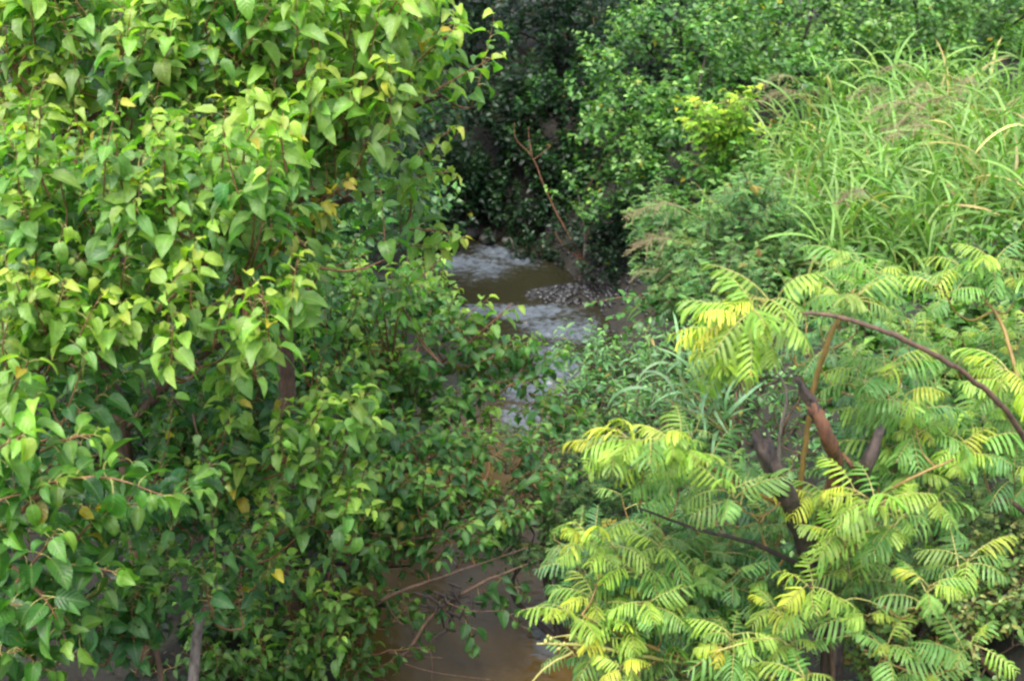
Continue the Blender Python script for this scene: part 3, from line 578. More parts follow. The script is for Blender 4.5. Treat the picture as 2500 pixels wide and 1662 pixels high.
# ---- dark thicket at the bend and behind the left trees
def bush(name, label, base, crowns, count, length, n, leaf, tmpls, pal, seed, group=None, stems=5, mat=None, cat='bush', **kw):
    b = Plant(name, label, cat, base, group, seed)
    for i in range(stems):
        c = crowns[i % len(crowns)]; m = ppm(c[0], c[1], c[2]); q = P(c[0]+b.rng.uniform(-.6, .6)*c[3], c[1]+b.rng.uniform(-.7, .2)*c[4], c[2])
        st = b.base+np.array([b.rng.normal(0, .15), b.rng.normal(0, .1), -.1]); mid = lerp(st, q, .5)+b.rng.normal(0, .15, 3)
        b.limb([st, mid, q], [.03, .022, .008], mat or M_DARKBARK, 'stem', 6)
    b.grow(crowns, count, length, n, leaf, tmpls, pal, sides=3, mat=mat or M_DARKBARK, **dict(dict(clump=6 if cat == 'bush' else 3, cspread=.16 if cat == 'bush' else .09), **kw))
    return b
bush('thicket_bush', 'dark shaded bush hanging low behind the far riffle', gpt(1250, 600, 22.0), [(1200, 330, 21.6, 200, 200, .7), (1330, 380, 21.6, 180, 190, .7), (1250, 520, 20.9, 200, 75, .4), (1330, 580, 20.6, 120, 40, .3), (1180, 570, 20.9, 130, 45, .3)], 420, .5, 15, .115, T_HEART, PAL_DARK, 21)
bush('thicket_bush', 'shaded bush with a brighter leafy spray beside the leafless forked sapling', gpt(1420, 600, 21.2), [(1400, 430, 20.9, 90, 130, .5), (1380, 300, 21.0, 120, 120, .5), (1440, 560, 20.8, 60, 70, .3)], 150, .45, 15, .11, T_HEART, palette((.012, .042, .014), (.024, .085, .018), (.06, .17, .02), .003), 22)  # leaf colours also darkened for the shade at the bend
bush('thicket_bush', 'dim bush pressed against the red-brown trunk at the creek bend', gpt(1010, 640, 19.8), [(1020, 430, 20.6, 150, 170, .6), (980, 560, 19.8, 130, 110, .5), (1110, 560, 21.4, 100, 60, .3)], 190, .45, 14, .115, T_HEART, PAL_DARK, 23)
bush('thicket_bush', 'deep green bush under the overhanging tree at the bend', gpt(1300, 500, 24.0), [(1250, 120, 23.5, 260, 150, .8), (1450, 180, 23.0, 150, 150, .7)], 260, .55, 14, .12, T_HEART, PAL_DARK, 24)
bush('backdrop_bush', 'tall leafy bush filling the bank behind the forked limb', gpt(250, 560, 13.0), [(120, 300, 13, 330, 330, .8), (450, 250, 13.4, 230, 280, .8), (300, 560, 12.6, 400, 200, .7)], 330, .5, 13, .12, T_HEART, PAL_MID, 25)
bush('backdrop_bush', 'dense small-leaved bush on the bank behind the deep green tree', gpt(500, 900, 11.5), [(250, 850, 10.6, 330, 200, .5), (600, 900, 11.2, 230, 200, .5), (500, 1120, 10.6, 260, 120, .4), (150, 1100, 10, 250, 160, .4)], 300, .42, 13, .105, T_SMALL, PAL_MID, 26)
bush('backdrop_bush', 'shadowy bush seen through gaps below the yellowing shoots', gpt(800, 700, 14.5), [(800, 480, 14.5, 260, 220, .7), (720, 230, 15.0, 260, 220, .7), (870, 640, 13.6, 160, 70, .4), (760, 720, 13, 220, 100, .4)], 300, .5, 13, .115, T_SMALL, PAL_MID, 27)
bush('backdrop_bush', 'far bush behind the tall leafy bush on the shaded bank', gpt(300, 300, 19.0), [(150, 180, 19, 420, 330, 1.2), (620, 200, 20, 330, 300, 1.2)], 310, .6, 13, .14, T_HEART, PAL_MID, 51)
bush('backdrop_bush', 'far dark bush under the spreading crown of the large tree', gpt(1200, 250, 26.5), [(1000, 150, 26, 350, 250, 1.0), (1350, 100, 26.5, 330, 250, 1.0)], 310, .65, 13, .15, T_HEART, PAL_DARK, 52)
bush('backdrop_bush', 'far green bush rising behind the vine-draped one', gpt(1850, 150, 25), [(1700, 0, 25, 330, 200, 1.0), (2050, 30, 25, 330, 220, 1.0)], 310, .6, 13, .14, T_HEART, PAL_VINE, 53)
bush('backdrop_bush', 'far green bush behind the long leafy one above the grass', gpt(2400, 150, 25), [(2400, 20, 24.5, 330, 260, 1.0), (2750, 60, 24.5, 330, 260, 1.0)], 310, .6, 13, .14, T_SMALL, PAL_VINE2, 54)
bush('thicket_bush', 'shaded bush on the creek bank just upstream of the red-brown trunk', gpt(840, 560, 17.0), [(860, 420, 17.0, 170, 200, .7), (900, 590, 17.6, 120, 90, .5), (700, 480, 17.0, 180, 180, .7)], 220, .5, 13, .125, T_HEART, palette((.014, .048, .016), (.028, .090, .020), (.06, .15, .025), .003), 55)
bush('thicket_bush', 'low bush on the creek bank behind the spreading shrub', gpt(760, 820, 14.2), [(740, 760, 14.2, 170, 90, .5), (850, 800, 14.6, 110, 60, .4)], 110, .42, 12, .11, T_SMALL, PAL_MID, 56)
# big tree that closes the view and shades the bend
big = Plant('shade_tree', 'large dark tree with a black trunk spreading its crown over the creek bend', 'tree', gpt(990, 330, 24.5), seed=28)
big.limb([big.base-[0, 0, .3], P(975, 150, 24.5), P(965, 20, 24.4), P(940, -250, 24.3), P(1000, -500, 24.5)], [.22, .19, .17, .13, .07], M_DARKBARK, 'trunk', 10)
big.limb([P(965, 20, 24.4), P(1100, -120, 24), P(1280, -200, 23.5)], [.09, .06, .03], M_DARKBARK)
big.limb([P(965, -60, 24.4), P(1000, -200, 22.5), P(1010, -290, 20.5), P(980, -330, 18.5)], [.09, .07, .05, .02], M_DARKBARK)
big.limb([P(945, -200, 24.3), P(800, -320, 24), P(640, -380, 23.5)], [.09, .06, .03], M_DARKBARK)
big.limb([P(965, -400, 24.4), P(1150, -500, 25), P(1350, -520, 25.5)], [.07, .05, .02], M_DARKBARK)
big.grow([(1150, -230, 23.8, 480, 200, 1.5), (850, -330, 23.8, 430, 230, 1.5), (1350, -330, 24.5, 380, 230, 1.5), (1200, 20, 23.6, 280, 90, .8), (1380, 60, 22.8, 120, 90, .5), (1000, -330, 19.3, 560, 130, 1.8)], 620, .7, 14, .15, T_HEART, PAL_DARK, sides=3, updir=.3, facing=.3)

# ---- bright bushes on the right
bush('vine_bush', 'bright green vine-draped bush with small pointed leaves beside the dim creek bend', gpt(1680, 640, 17.6), [(1640, 190, 18.6, 200, 210, .8), (1560, 400, 17.8, 130, 190, .55), (1700, 430, 17.4, 160, 180, .5), (1790, 230, 18.4, 150, 200, .6)], 540, .38, 15, .105, T_HEART, PAL_VINE, 31, updir=.35, shell=.6)
bush('vine_bush', 'tall pale bush behind the grass and beside the yellow-green sapling', gpt(1900, 330, 20.5), [(1880, 60, 20.5, 260, 200, .8), (1950, 190, 19.6, 200, 110, .5)], 300, .45, 14, .11, T_HEART, PAL_VINE2, 32, updir=.4)
bush('vine_bush', 'long leafy bush rising behind the seed heads of the tall grass', gpt(2280, 260, 20.5), [(2220, 70, 20.3, 260, 170, .8), (2450, 80, 19.8, 260, 220, .7), (2130, 190, 19.5, 160, 80, .4)], 360, .45, 14, .11, T_SMALL, PAL_VINE2, 33, updir=.45)
bush('vine_bush', 'mid green bush leaning over the creek bend in front of the large dark tree', gpt(1560, 400, 21.5), [(1560, 70, 21.5, 170, 160, .6), (1530, 240, 20.5, 50, 110, .4)], 170, .45, 14, .11, T_HEART, PAL_DARK, 34)
bush('thicket_bush', 'dark bush overhanging the gravel bar beside the leafless sapling', gpt(1560, 680, 18.6), [(1490, 610, 18.9, 70, 90, .35), (1440, 660, 19.3, 70, 60, .3), (1540, 680, 18.0, 70, 80, .3), (1350, 640, 19.9, 70, 35, .25), (1560, 560, 18.2, 60, 70, .3)], 230, .36, 13, .09, T_HEART, PAL_DARK, 36)
for q_, (bx_, lab_) in enumerate([(1760, 'plain green bush filling the gap behind the tall pale bush'), (2120, 'plain green bush between the long leafy bush and the far one'), (2470, 'plain green bush at the end of the grassy bank')]):
    bush('backdrop_bush', lab_, gpt(bx_, 250, 22.8), [(bx_, 80, 22.8, 230, 150, .6), (bx_+40, 190, 22.0, 220, 70, .4)], 260, .5, 13, .13, T_HEART, PAL_VINE, 57+q_, clump=1)
# ---- yellow-green sapling
S = Plant('young_sapling', 'small bright yellow-green sapling with feathery leaves at the edge of the tall grass', 'sapling', gpt(1800, 640, 14.2), seed=35)
S.limb([S.base-[0, 0, .1], P(1802, 470, 14.2), P(1785, 330, 14.15), P(1780, 230, 14.1)], [.016, .013, .009, .004], M_BARK, 'trunk', 6)
for i in range(95):
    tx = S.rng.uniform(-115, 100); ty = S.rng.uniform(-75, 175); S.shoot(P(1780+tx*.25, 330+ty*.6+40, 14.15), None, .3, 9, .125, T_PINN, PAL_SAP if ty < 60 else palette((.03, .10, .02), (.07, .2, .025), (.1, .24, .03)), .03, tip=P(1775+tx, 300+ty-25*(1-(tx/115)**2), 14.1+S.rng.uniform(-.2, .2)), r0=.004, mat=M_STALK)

# ---- weedy shrubs on the right slope
bush('weed_shrub', 'grey-green fine-leaved weed shrub under the drooping straw seed heads', gpt(1680, 740, 13.4), [(1690, 590, 13.6, 120, 90, .4), (1670, 700, 13.2, 100, 100, .35), (1750, 560, 13.8, 110, 80, .4)], 220, .34, 11, .13, T_FINE, PAL_WEED, 41, cat='shrub', mat=M_DARKBARK)
bush('weed_shrub', 'dark fine-leaved shrub below the small bright sapling', gpt(1800, 760, 12.6), [(1800, 610, 12.9, 130, 130, .4), (1760, 740, 12.2, 130, 90, .35), (1880, 560, 13.2, 90, 90, .35)], 210, .34, 11, .13, T_FINE, PAL_WEED, 42, cat='shrub', mat=M_DARKBARK)
bush('weed_shrub', 'low tangled weed shrub at the edge of the water beside the broad grass tuft', gpt(1520, 1020, 11.6), [(1490, 930, 11.8, 130, 60, .3), (1600, 1000, 11.4, 170, 90, .35), (1430, 1060, 11.1, 110, 110, .3), (1700, 940, 11.6, 150, 110, .35), (1440, 900, 12.2, 70, 60, .25)], 270, .32, 12, .105, T_NARROW, PAL_WEED, 43, cat='shrub', mat=M_BARK, updir=.55)
bush('weed_shrub', 'fine-leaved dark shrub on the bank between the creek and the yellow fronds', gpt(1400, 1330, 9.9), [(1390, 1200, 10.0, 110, 130, .3), (1480, 1330, 9.6, 120, 110, .3), (1330, 1330, 9.8, 60, 90, .2), (1560, 1180, 9.8, 130, 120, .3)], 230, .30, 11, .11, T_FINE, palette((.030, .095, .030), (.062, .160, .040), (.11, .23, .05), .01), 44, cat='shrub', mat=M_DARKBARK, updir=.5)
sp = Plant('leafy_sprig', 'drooping sprig of oval dark green leaflets over the shadowed board', 'plant', gpt(1660, 800, 12.5), seed=45)
for bx, by, tx, ty in [(1640, 740, 1440, 740), (1640, 760, 1500, 830), (1650, 730, 1540, 730), (1630, 750, 1480, 790)]:
    sp.shoot(P(bx, by, 12.3), None, .5, 16, .115, T_SMALL, palette((.03, .10, .025), (.06, .17, .03), (.08, .2, .03)), .12, tip=P(tx, ty, 12.1), r0=.006, t0=.1, roll=.2)

# ---- tall grass on the right slope
def grass_clump(i, px, py, Y, n, spread, h, label, lean=(-.55, -.15), tm=None, pal=None, bl=.95, heads=0, hs=.45, tilt=0):
    g_ = Plant('grass_clump', label, 'grass', gpt(px, py, Y), 'tall grass clumps on the bank', 60+i, 'blade', 110)
    r = g_.rng
    for k in range(n):
        b = g_.base+np.array([r.normal(0, spread), r.normal(0, spread*1.3), 0]); b[2] = ground(b[0], b[1])-.03
        d = np.array([lean[0]+r.normal(0, .35), lean[1]+r.normal(0, .35), 1.25])
        g_.shoot(b, d, h*r.uniform(.55, 1.15), int(r.integers(6, 10)), bl, tm or T_GRASS, pal or PAL_GRASS, -.12, r0=.006, mat=M_STALK, size_tip=.7, t0=.1, tilt_k=.6, sides=3, tiltj=.35, roll=.3)
    for k in range(heads):
        b = g_.base+np.array([r.normal(0, spread), r.normal(0, spread), 0]); d = unit(np.array([lean[0]*1.2+r.normal(0, .25), lean[1], 1.2]))
        path = [b, b+d*h*.7, b+d*h*1.15+np.array([lean[0]*.25, 0, -.08])]; pl = smooth_path(path, 4)
        g_.stems.append((pl, np.linspace(.005, .003, len(pl)), M_STALK, 4))
        az = math.atan2(lean[1], lean[0])+r.normal(0, .4)
        g_.extra.append(('seed_head', (T_PANI if k % 2 else T_PANIR)[r.integers(0, 3)], az, pl[-1], hs*r.uniform(.8, 1.15)))
    return g_
ROWS = ['just behind the yellow fronds', 'in the middle of the grassy bank', 'on the upper grassy bank', 'against the pale bushes']
gi = 0
for px, py, Y in [(1960, 640, 13.2), (2090, 660, 12.9), (2220, 640, 13.0), (2360, 640, 12.8), (2490, 620, 12.8), (1930, 540, 14.4), (2060, 520, 14.6), (2200, 500, 14.8), (2340, 490, 14.6), (2480, 480, 14.4),
                  (1960, 420, 16.2), (2090, 400, 16.6), (2230, 380, 16.6), (2380, 370, 16.2), (2500, 360, 16), (2050, 320, 18), (2230, 300, 18), (2420, 290, 17.6)]:
    grass_clump(gi, px+rng.normal(0, 12), py+110, Y, 24, .30, .85, ('arching grass clump with a straw seed head ' if gi % 3 == 0 else 'arching grass clump without seed heads ')+ROWS[gi//5], heads=1 if gi % 3 == 0 else 0); gi += 1
for px, py, Y, lab in [(1850, 560, 14.0, 'arching grass clump beside the dark fine-leaved shrub'), (1870, 440, 15.6, 'arching grass clump beside the small bright sapling'), (2080, 330, 16.5, 'grass clump with a purplish open seed head against the pale bush'), (2440, 420, 15.2, 'grass clump carrying long stalks with loose seed heads above the others'), (2460, 600, 12.9, 'grass clump with thick straw-coloured drooping plumes')]:
    grass_clump(gi, px, py+(100 if px < 1900 else 60), Y, 18 if px < 1900 else 8, .2, .85 if px < 1900 else 1.25, lab, heads=0 if px < 1900 else 4, hs=.5); gi += 1
gs = grass_clump(gi, 1790, 700, 13.3, 5, .10, .6, 'grass clump bending straw seed heads out over the creek bank', lean=(-.8, -.2)); gi += 1
for sx, sy, dy in [(1670, 510, .0), (1650, 590, -.1), (1660, 675, .05)]:
    a_, b_ = gs.base+np.array([0, 0, .1]), P(sx, sy, 12.7+dy); pl = smooth_path([a_, lerp(a_, b_, .55)+np.array([.1, 0, .25]), b_], 5)
    gs.stems.append((pl, np.linspace(.006, .003, len(pl)), M_STALK, 4)); gs.extra.append(('seed_head', T_PANI[int(gs.rng.integers(0, 3))], math.pi+gs.rng.normal(0, .35), b_, .52*gs.rng.uniform(.8, 1.15)))
rd = Plant('grass_clump', 'solitary tuft of broad pale blades rising from the weeds near the water', 'grass', gpt(1790, 1130, 8.7), 'tall grass clumps on the bank', 99, 'blade', 110)
for bx, by, tx, ty in [(1780, 1050, 1640, 890), (1780, 1050, 1680, 900), (1780, 1060, 1600, 960), (1790, 1050, 1720, 900), (1780, 1060, 1650, 940)]:
    rd.shoot(P(bx, by, 8.7), None, .5, 10, .40, T_REED, PAL_REED, .03, tip=P(tx, ty, 8.5), r0=.006, mat=M_STALK, size_tip=.85, tilt_k=.5, sides=4)

# ---- feathery-leaved trees in the right foreground
def fronds(pl, lst, Y, pal, n=7, leaf=.36, length=.28, jit=.25, rise=70, back=90):
    for a in lst:
        px, py = a[0], a[1]; dx = a[2] if len(a) > 2 else back
        yy = Y+pl.rng.uniform(-jit, jit)
        m = ppm(px, py, yy); node = np.array(pl.nodes); b = P(px+dx, py+rise, yy+.05)
        q = node[np.argmin(((node-b)**2).sum(1)+.5*np.maximum(0, node[:, 2]-b[2]))]
        lead = smooth_path([q, lerp(q, b, .55)+np.array([0, 0, -.05]), b], 4); pl.nodes.append(lerp(q, b, .6))
        pl.shoot(b, None, length, n, leaf, T_FROND, pal, .08, tip=P(px+dx*.25, py+8, yy-.03), r0=.0042, mat=M_ORANGE, t0=.25, size_tip=.75, lead=lead, tilt_k=.45, roll=.22, tiltj=.18)
m1 = Plant('feathery_tree', 'feathery-leaved tree resprouting from blackened broken stumps', 'tree', gpt(2060, 1640, 6.5), seed=81)
m1.limb([m1.base-[0, 0, .2], P(2035, 1560, 6.45), P(1985, 1380, 6.4), P(1935, 1240, 6.1), P(1900, 1170, 5.95), P(1868, 1095, 5.9)], [.05, .048, .045, .042, .043, .036], M_CHAR, 'trunk', 16, jag=.16)
m1.limb([P(1985, 1330, 6.4), P(2040, 1150, 6.2), P(2015, 1060, 6.0), P(1985, 990, 6.0)], [.035, .034, .030, .026], M_RAW, 'broken_limb', 13, jag=.16)
m1.limb([P(1995, 1010, 6.0), P(1970, 960, 6.0), P(1945, 925, 6.02)], [.029, .024, .012], M_CHAR, 'broken_limb', 11, jag=.16)
m1.limb([P(1990, 1330, 6.4), P(2080, 1190, 6.2), P(2120, 1130, 6.05), P(2150, 1050, 6.05)], [.034, .03, .026, .014], M_CHAR, 'broken_limb', 13, jag=.16)
m1.limb([P(2100, 1165, 6.1), P(2075, 1130, 6.05), P(2060, 1110, 6.05)], [.016, .012, .006], M_RAW, 'broken_limb', 11, jag=.16)
m1.limb([P(1950, 1230, 6.35), P(1965, 1090, 6.3), P(1985, 960, 6.25), P(2030, 810, 6.2), P(2090, 700, 6.2)], [.014, .0135, .013, .012, .007], M_ORANGE, 'upright_stem', 8)
m1.limb([P(1930, 1240, 6.35), P(1800, 1180, 6.2), P(1650, 1090, 6.0), P(1600, 1070, 5.95)], [.014, .011, .008, .005], M_ORANGE, 'branch', 6)
m1.limb([P(1985, 1400, 6.4), P(1850, 1330, 6.2), P(1700, 1290, 6.1), P(1560, 1240, 6.0)], [.014, .011, .008, .005], M_DARKBARK, 'branch', 6)
m1.limb([P(2000, 1420, 6.4), P(2140, 1230, 6.2), P(2200, 1180, 6.1), P(2330, 1120, 6.1)], [.012, .010, .008, .005], M_ORANGE, 'branch', 6)
m1.limb([P(1900, 1160, 6.35), P(1905, 1050, 6.35), P(1920, 960, 6.35), P(1880, 880, 6.3)], [.009, .008, .007, .004], M_GREY, 'branch', 5)
fronds(m1, [(2050, 620), (2150, 660, -40), (1990, 690), (2110, 720, -60), (2060, 700)], 6.2, PAL_FROND, n=9, leaf=.25)
fronds(m1, [(1440, 1080, 130), (1500, 1060, 130), (1600, 1060, 80)], 5.9, PAL_FRONDY, n=9, leaf=.26)
fronds(m1, [(1690, 1110, 60), (1620, 1160, 80), (1570, 1120, 90), (1740, 1180, 80)], 6.05, PAL_FROND, n=9, leaf=.26)
fronds(m1, [(1960, 1200, 100), (2060, 1190, 90), (2100, 1260, 80), (2010, 1290, 70)], 5.95, PAL_FRONDY, n=9, leaf=.25)
fronds(m1, [(2120, 1000, 40), (2150, 1080, 40), (2200, 960, 30), (2090, 900, 30), (2180, 880, -20), (2240, 1000, -30), (2250, 1040, 0)], 6.4, PAL_FROND, n=9, leaf=.25)
fronds(m1, [(2250, 1150, -40), (2340, 1100, -40), (2200, 1240, -30), (2300, 1210, -60), (2120, 1340, -20), (2060, 1380, 30)], 6.2, PAL_FROND, n=9, leaf=.25)
m1.grow([(1700, 1270, 6.6, 200, 120, .3), (1850, 1330, 6.7, 170, 120, .3), (2150, 1130, 6.8, 200, 150, .3), (2080, 900, 7.0, 160, 120, .3)], 60, .24, 7, .21, T_FROND, PAL_FRONDG, updir=.6, mat=M_ORANGE, roll=.22)
m2 = Plant('feathery_tree', 'feathery-leaved young tree leaning out over the muddy pool with a pale bud spike', 'tree', gpt(1830, 1790, 6.6), seed=82)
m2.limb([m2.base-[0, 0, .1], P(1790, 1640, 6.3), P(1700, 1520, 6.2), P(1640, 1400, 6.1)], [.022, .018, .013, .006], M_BARK, 'trunk', 8)
m2.limb([P(1790, 1640, 6.3), P(1650, 1600, 6.1), P(1500, 1540, 6.0), P(1420, 1500, 6.0)], [.013, .010, .007, .004], M_ORANGE, 'branch', 6)
m2.limb([P(1700, 1620, 6.2), P(1560, 1600, 6.0), P(1430, 1575, 5.9), P(1310, 1570, 5.85)], [.010, .009, .008, .004], M_STALK, 'flower_spike', 6)
m2.limb([P(1430, 1575, 5.9), P(1400, 1550, 5.88), P(1350, 1555, 5.86)], [.005, .004, .002], M_STALK, 'flower_spike', 5)
m2.limb([P(1400, 1590, 5.9), P(1330, 1630, 5.88), P(1280, 1690, 5.86)], [.006, .005, .004], M_STALK, 'flower_spike', 5)
for i in range(34):
    a = m2.rng.uniform(0, 1); c = P(lerp(1330, 1500, a), lerp(1568, 1592, a)+m2.rng.normal(0, 9), lerp(5.85, 5.95, a)+m2.rng.normal(0, .01)); d = unit(m2.rng.normal(0, 1, 3))*.010
    m2.stems.append((np.array([c-d, c, c+d]), np.array([.004, .010, .004]), M_STALK, 5))
fronds(m2, [(1380, 1310, 90), (1440, 1300, 80), (1340, 1480, 90), (1420, 1450, 90), (1440, 1540, 90), (1480, 1500, 90), (1500, 1620, 60)], 5.95, PAL_FRONDY, n=8, leaf=.24)
fronds(m2, [(1520, 1380, 70), (1600, 1330, 60), (1680, 1380, 50), (1560, 1460, 60), (1640, 1470, 60), (1730, 1440, 50), (1600, 1560, 50), (1700, 1570, 30), (1560, 1640, 50), (1660, 1650, 30), (1780, 1540, 20), (1490, 1430, 60)], 6.1, PAL_FROND, n=9, leaf=.25)
m2.grow([(1620, 1450, 6.5, 210, 130, .3), (1720, 1580, 6.5, 220, 110, .3), (1800, 1430, 6.7, 150, 110, .3)], 110, .24, 7, .21, T_FROND, PAL_FRONDG, updir=.6, mat=M_ORANGE, roll=.22)
m3 = Plant('feathery_tree', 'feathery-leaved tree with one long bare arching purple-brown branch', 'tree', gpt(2640, 1500, 6.8), seed=83)
m3.limb([m3.base-[0, 0, .1], P(2570, 1230, 6.3), P(2490, 1050, 6.0), P(2380, 930, 5.85), P(2250, 850, 5.75), P(2120, 795, 5.7), P(2000, 765, 5.7), P(1890, 770, 5.75)], [.017, .0145, .013, .012, .011, .010, .008, .004], M_BARK, 'trunk', 8)
m3.limb([P(2600, 1350, 6.6), P(2470, 1225, 6.4), P(2400, 1235, 6.4)], [.016, .012, .008], M_BARK)
m3.limb([P(2570, 1230, 6.5), P(2500, 980, 6.6), P(2440, 780, 6.8), P(2350, 680, 6.9)], [.014, .011, .009, .005], M_ORANGE)
fronds(m3, [(1730, 800, 90), (1790, 770, 80), (1760, 870, 80), (1830, 740, 80), (1840, 830, 50)], 5.95, PAL_FRONDY, n=9, leaf=.28, rise=10)
fronds(m3, [(2430, 890, 60), (2480, 920, 30)], 6.2, PAL_FRONDY, n=8, leaf=.27)
fronds(m3, [(2330, 640, 40), (2410, 620, 30), (2270, 690, 60), (2460, 660, 20)], 6.9, PAL_FROND, n=9, leaf=.26)
fronds(m3, [(2390, 1010, 50), (2440, 1050, 30), (2340, 1070, 60), (2470, 1130, 10)], 6.5, PAL_FROND, n=9, leaf=.26)
m3.grow([(2430, 1000, 7.2, 140, 160, .3)], 40, .24, 7, .22, T_FROND, PAL_FROND, updir=.6, mat=M_ORANGE, roll=.22)
m4 = Plant('feathery_tree', 'small feathery-leaved sprout with thin arching yellow stalks among brown weeds', 'tree', gpt(2080, 1760, 6.2), seed=84)
m4.limb([m4.base-[0, 0, .1], P(2030, 1580, 6.1), P(1995, 1470, 6.0), P(1975, 1420, 6.0)], [.012, .010, .007, .004], M_BARK, 'trunk', 6)
m4.limb([P(1990, 1660, 6.0), P(1920, 1570, 5.9), P(1860, 1560, 5.85), P(1740, 1590, 5.8)], [.006, .005, .005, .003], M_STALK)
m4.limb([P(2010, 1500, 6.0), P(2080, 1460, 6.0), P(2160, 1480, 6.0)], [.005, .004, .003], M_STALK)
m4.limb([P(2020, 1560, 6.0), P(2100, 1550, 6.0), P(2170, 1585, 6.0)], [.005, .004, .003], M_STALK)
fronds(m4, [(1860, 1470, 70), (1740, 1560, 80), (1960, 1420, 40)], 5.85, PAL_FRONDY, n=7, leaf=.24)
fronds(m4, [(1950, 1640, 30), (1860, 1640, 60), (2000, 1660, 20), (2130, 1490, -40), (1930, 1560, 30), (2280, 1420, -40), (2380, 1350, -40), (2180, 1560, -40), (2400, 1560, -60), (2300, 1640, -60)], 5.9, PAL_FROND, n=8, leaf=.24)
# ---- small weeds, lower right
bush('weed_shrub', 'brown-tinged weed shrub with withered yellowish leaves on the bank', gpt(2400, 1760, 6.6), [(2330, 1560, 6.7, 200, 130, .35), (2440, 1450, 6.9, 140, 160, .35), (2200, 1600, 6.6, 150, 100, .3)], 240, .28, 14, .052, T_SMALL, PAL_DRY, 91, cat='shrub', mat=M_BARK, updir=.55)
bush('weed_shrub', 'green small-leaved weed shrub between the sprouting stumps and the brown weeds', gpt(2200, 1600, 7.1), [(2200, 1380, 7.1, 150, 110, .3), (2330, 1320, 7.3, 170, 110, .35), (2100, 1480, 6.9, 120, 110, .3)], 170, .26, 11, .095, T_FINE, palette((.085, .18, .06), (.17, .29, .08), (.27, .35, .09), .05, (.38, .25, .08)), 92, cat='shrub', mat=M_BARK, updir=.55)
bush('weed_shrub', 'leafy weed shrub in front of the tall grass and behind the arching branch', gpt(2350, 1050, 8.6), [(2300, 830, 8.8, 200, 130, .4), (2430, 760, 9.0, 160, 150, .4), (2200, 950, 8.6, 180, 110, .35), (2430, 1000, 8.4, 160, 130, .35)], 230, .3, 12, .085, T_HEART, palette((.045, .12, .022), (.10, .215, .03), (.17, .28, .04), .02), 93, cat='shrub', mat=M_BARK, updir=.55)
bush('weed_shrub', 'fresh green weed shrub below the solitary broad grass tuft', gpt(1800, 1150, 9.0), [(1750, 1010, 9.2, 180, 110, .35), (1880, 900, 9.6, 160, 120, .35), (2000, 1000, 8.8, 170, 120, .35), (1650, 1100, 9.2, 130, 80, .3)], 200, .3, 11, .085, T_NARROW, palette((.04, .11, .03), (.085, .19, .04), (.14, .26, .05), .01), 94, cat='shrub', mat=M_BARK, updir=.5)

# ---- leafless forked sapling, dead stick
bs = Plant('bare_sapling', 'leafless forked orange-brown sapling leaning over the gravel bar', 'sapling', gpt(1500, 760, 18.6), seed=95)
bs.limb([bs.base-[0, 0, .1], P(1470, 715, 18.6), P(1440, 670, 18.6), P(1425, 635, 18.6)], [.021, .019, .018, .016], M_BARK, 'trunk', 7)
for pts, rr, mm in [([(1425, 635), (1380, 560), (1335, 470), (1300, 385), (1260, 340), (1255, 300)], [.015, .0135, .011, .009, .006, .003], M_RED), ([(1300, 385), (1292, 340), (1290, 310)], [.010, .008, .004], M_RED),
                    ([(1425, 635), (1428, 570), (1415, 490), (1410, 465)], [.018, .015, .012, .008], M_GREY), ([(1428, 590), (1438, 550), (1425, 510)], [.010, .008, .005], M_RED),
                    ([(1425, 635), (1395, 615), (1365, 585), (1355, 565)], [.014, .012, .008, .004], M_RED), ([(1410, 630), (1415, 680), (1405, 730), (1393, 760)], [.008, .007, .006, .004], M_RED),
                    ([(1302, 390), (1330, 370), (1345, 355)], [.007, .005, .003], M_RED), ([(1428, 470), (1470, 400), (1500, 350)], [.008, .006, .003], M_RED)]:
    bs.limb([P(a, b, 18.6) for a, b in pts], rr, mm, 'branch', 6)
ds = Plant('dead_stick', 'pale dead stick standing up from the edge of the far riffle', 'stick', P(1268, 642, 19.9), seed=96)
ds.limb([P(1270, 650, 19.9), P(1262, 625, 19.9), P(1250, 590, 19.9), P(1244, 580, 19.9)], [.016, .015, .012, .006], M_GREY, 'stem', 7)
ds.limb([P(1266, 620, 19.9), P(1280, 610, 19.9), P(1298, 598, 19.9)], [.009, .007, .004], M_GREY, 'twig', 6)

# ------------------------------------------------------------------ which leaves show: those become single parts
allp = Plant.all
for p in allp:
    if p.lR: p.R = np.concatenate(p.lR); p.p = np.concatenate(p.lp); p.s = np.concatenate(p.ls); p.c = np.concatenate(p.lc)
    else: p.R = np.zeros((0, 3, 3)); p.p = np.zeros((0, 3)); p.s = np.zeros(0); p.c = np.zeros((0, 3))
    cen = np.array([t.C for t in p.lt]).reshape(-1, 3); p.ctr = p.p+np.einsum('nij,nj->ni', p.R, cen)*p.s[:, None]
CELL = 8; GW, GH = 2500//CELL+1, 1662//CELL+1
zb = np.full((GW, GH), 1e9); cache = []
for p in allp:
    v = p.ctr-CAM; dep = v@FW; x = 1250+F*v[:, 0]/dep; y = 831-F*(v@UP)/dep; rad = .30*F*p.s/dep/CELL
    cache.append((x/CELL, y/CELL, dep, rad))
OFF = [(a, b) for a in range(-7, 8) for b in range(-7, 8)]
for it in range(2):
    for p, (x, y, dep, rad) in zip(allp, cache):
        cnt = np.zeros(len(x)) if it else None
        for a, b in OFF:
            ok = (a*a+b*b <= np.maximum(rad, .6)**2); xi = (x+a).astype(int); yi = (y+b).astype(int)
            ok &= (xi >= 0) & (xi < GW) & (yi >= 0) & (yi < GH)
            if not ok.any(): continue
            if it == 0: np.minimum.at(zb, (xi[ok], yi[ok]), dep[ok])
            else: cnt[ok] += zb[xi[ok], yi[ok]] >= dep[ok]-.03
        if it: p.vis = cnt

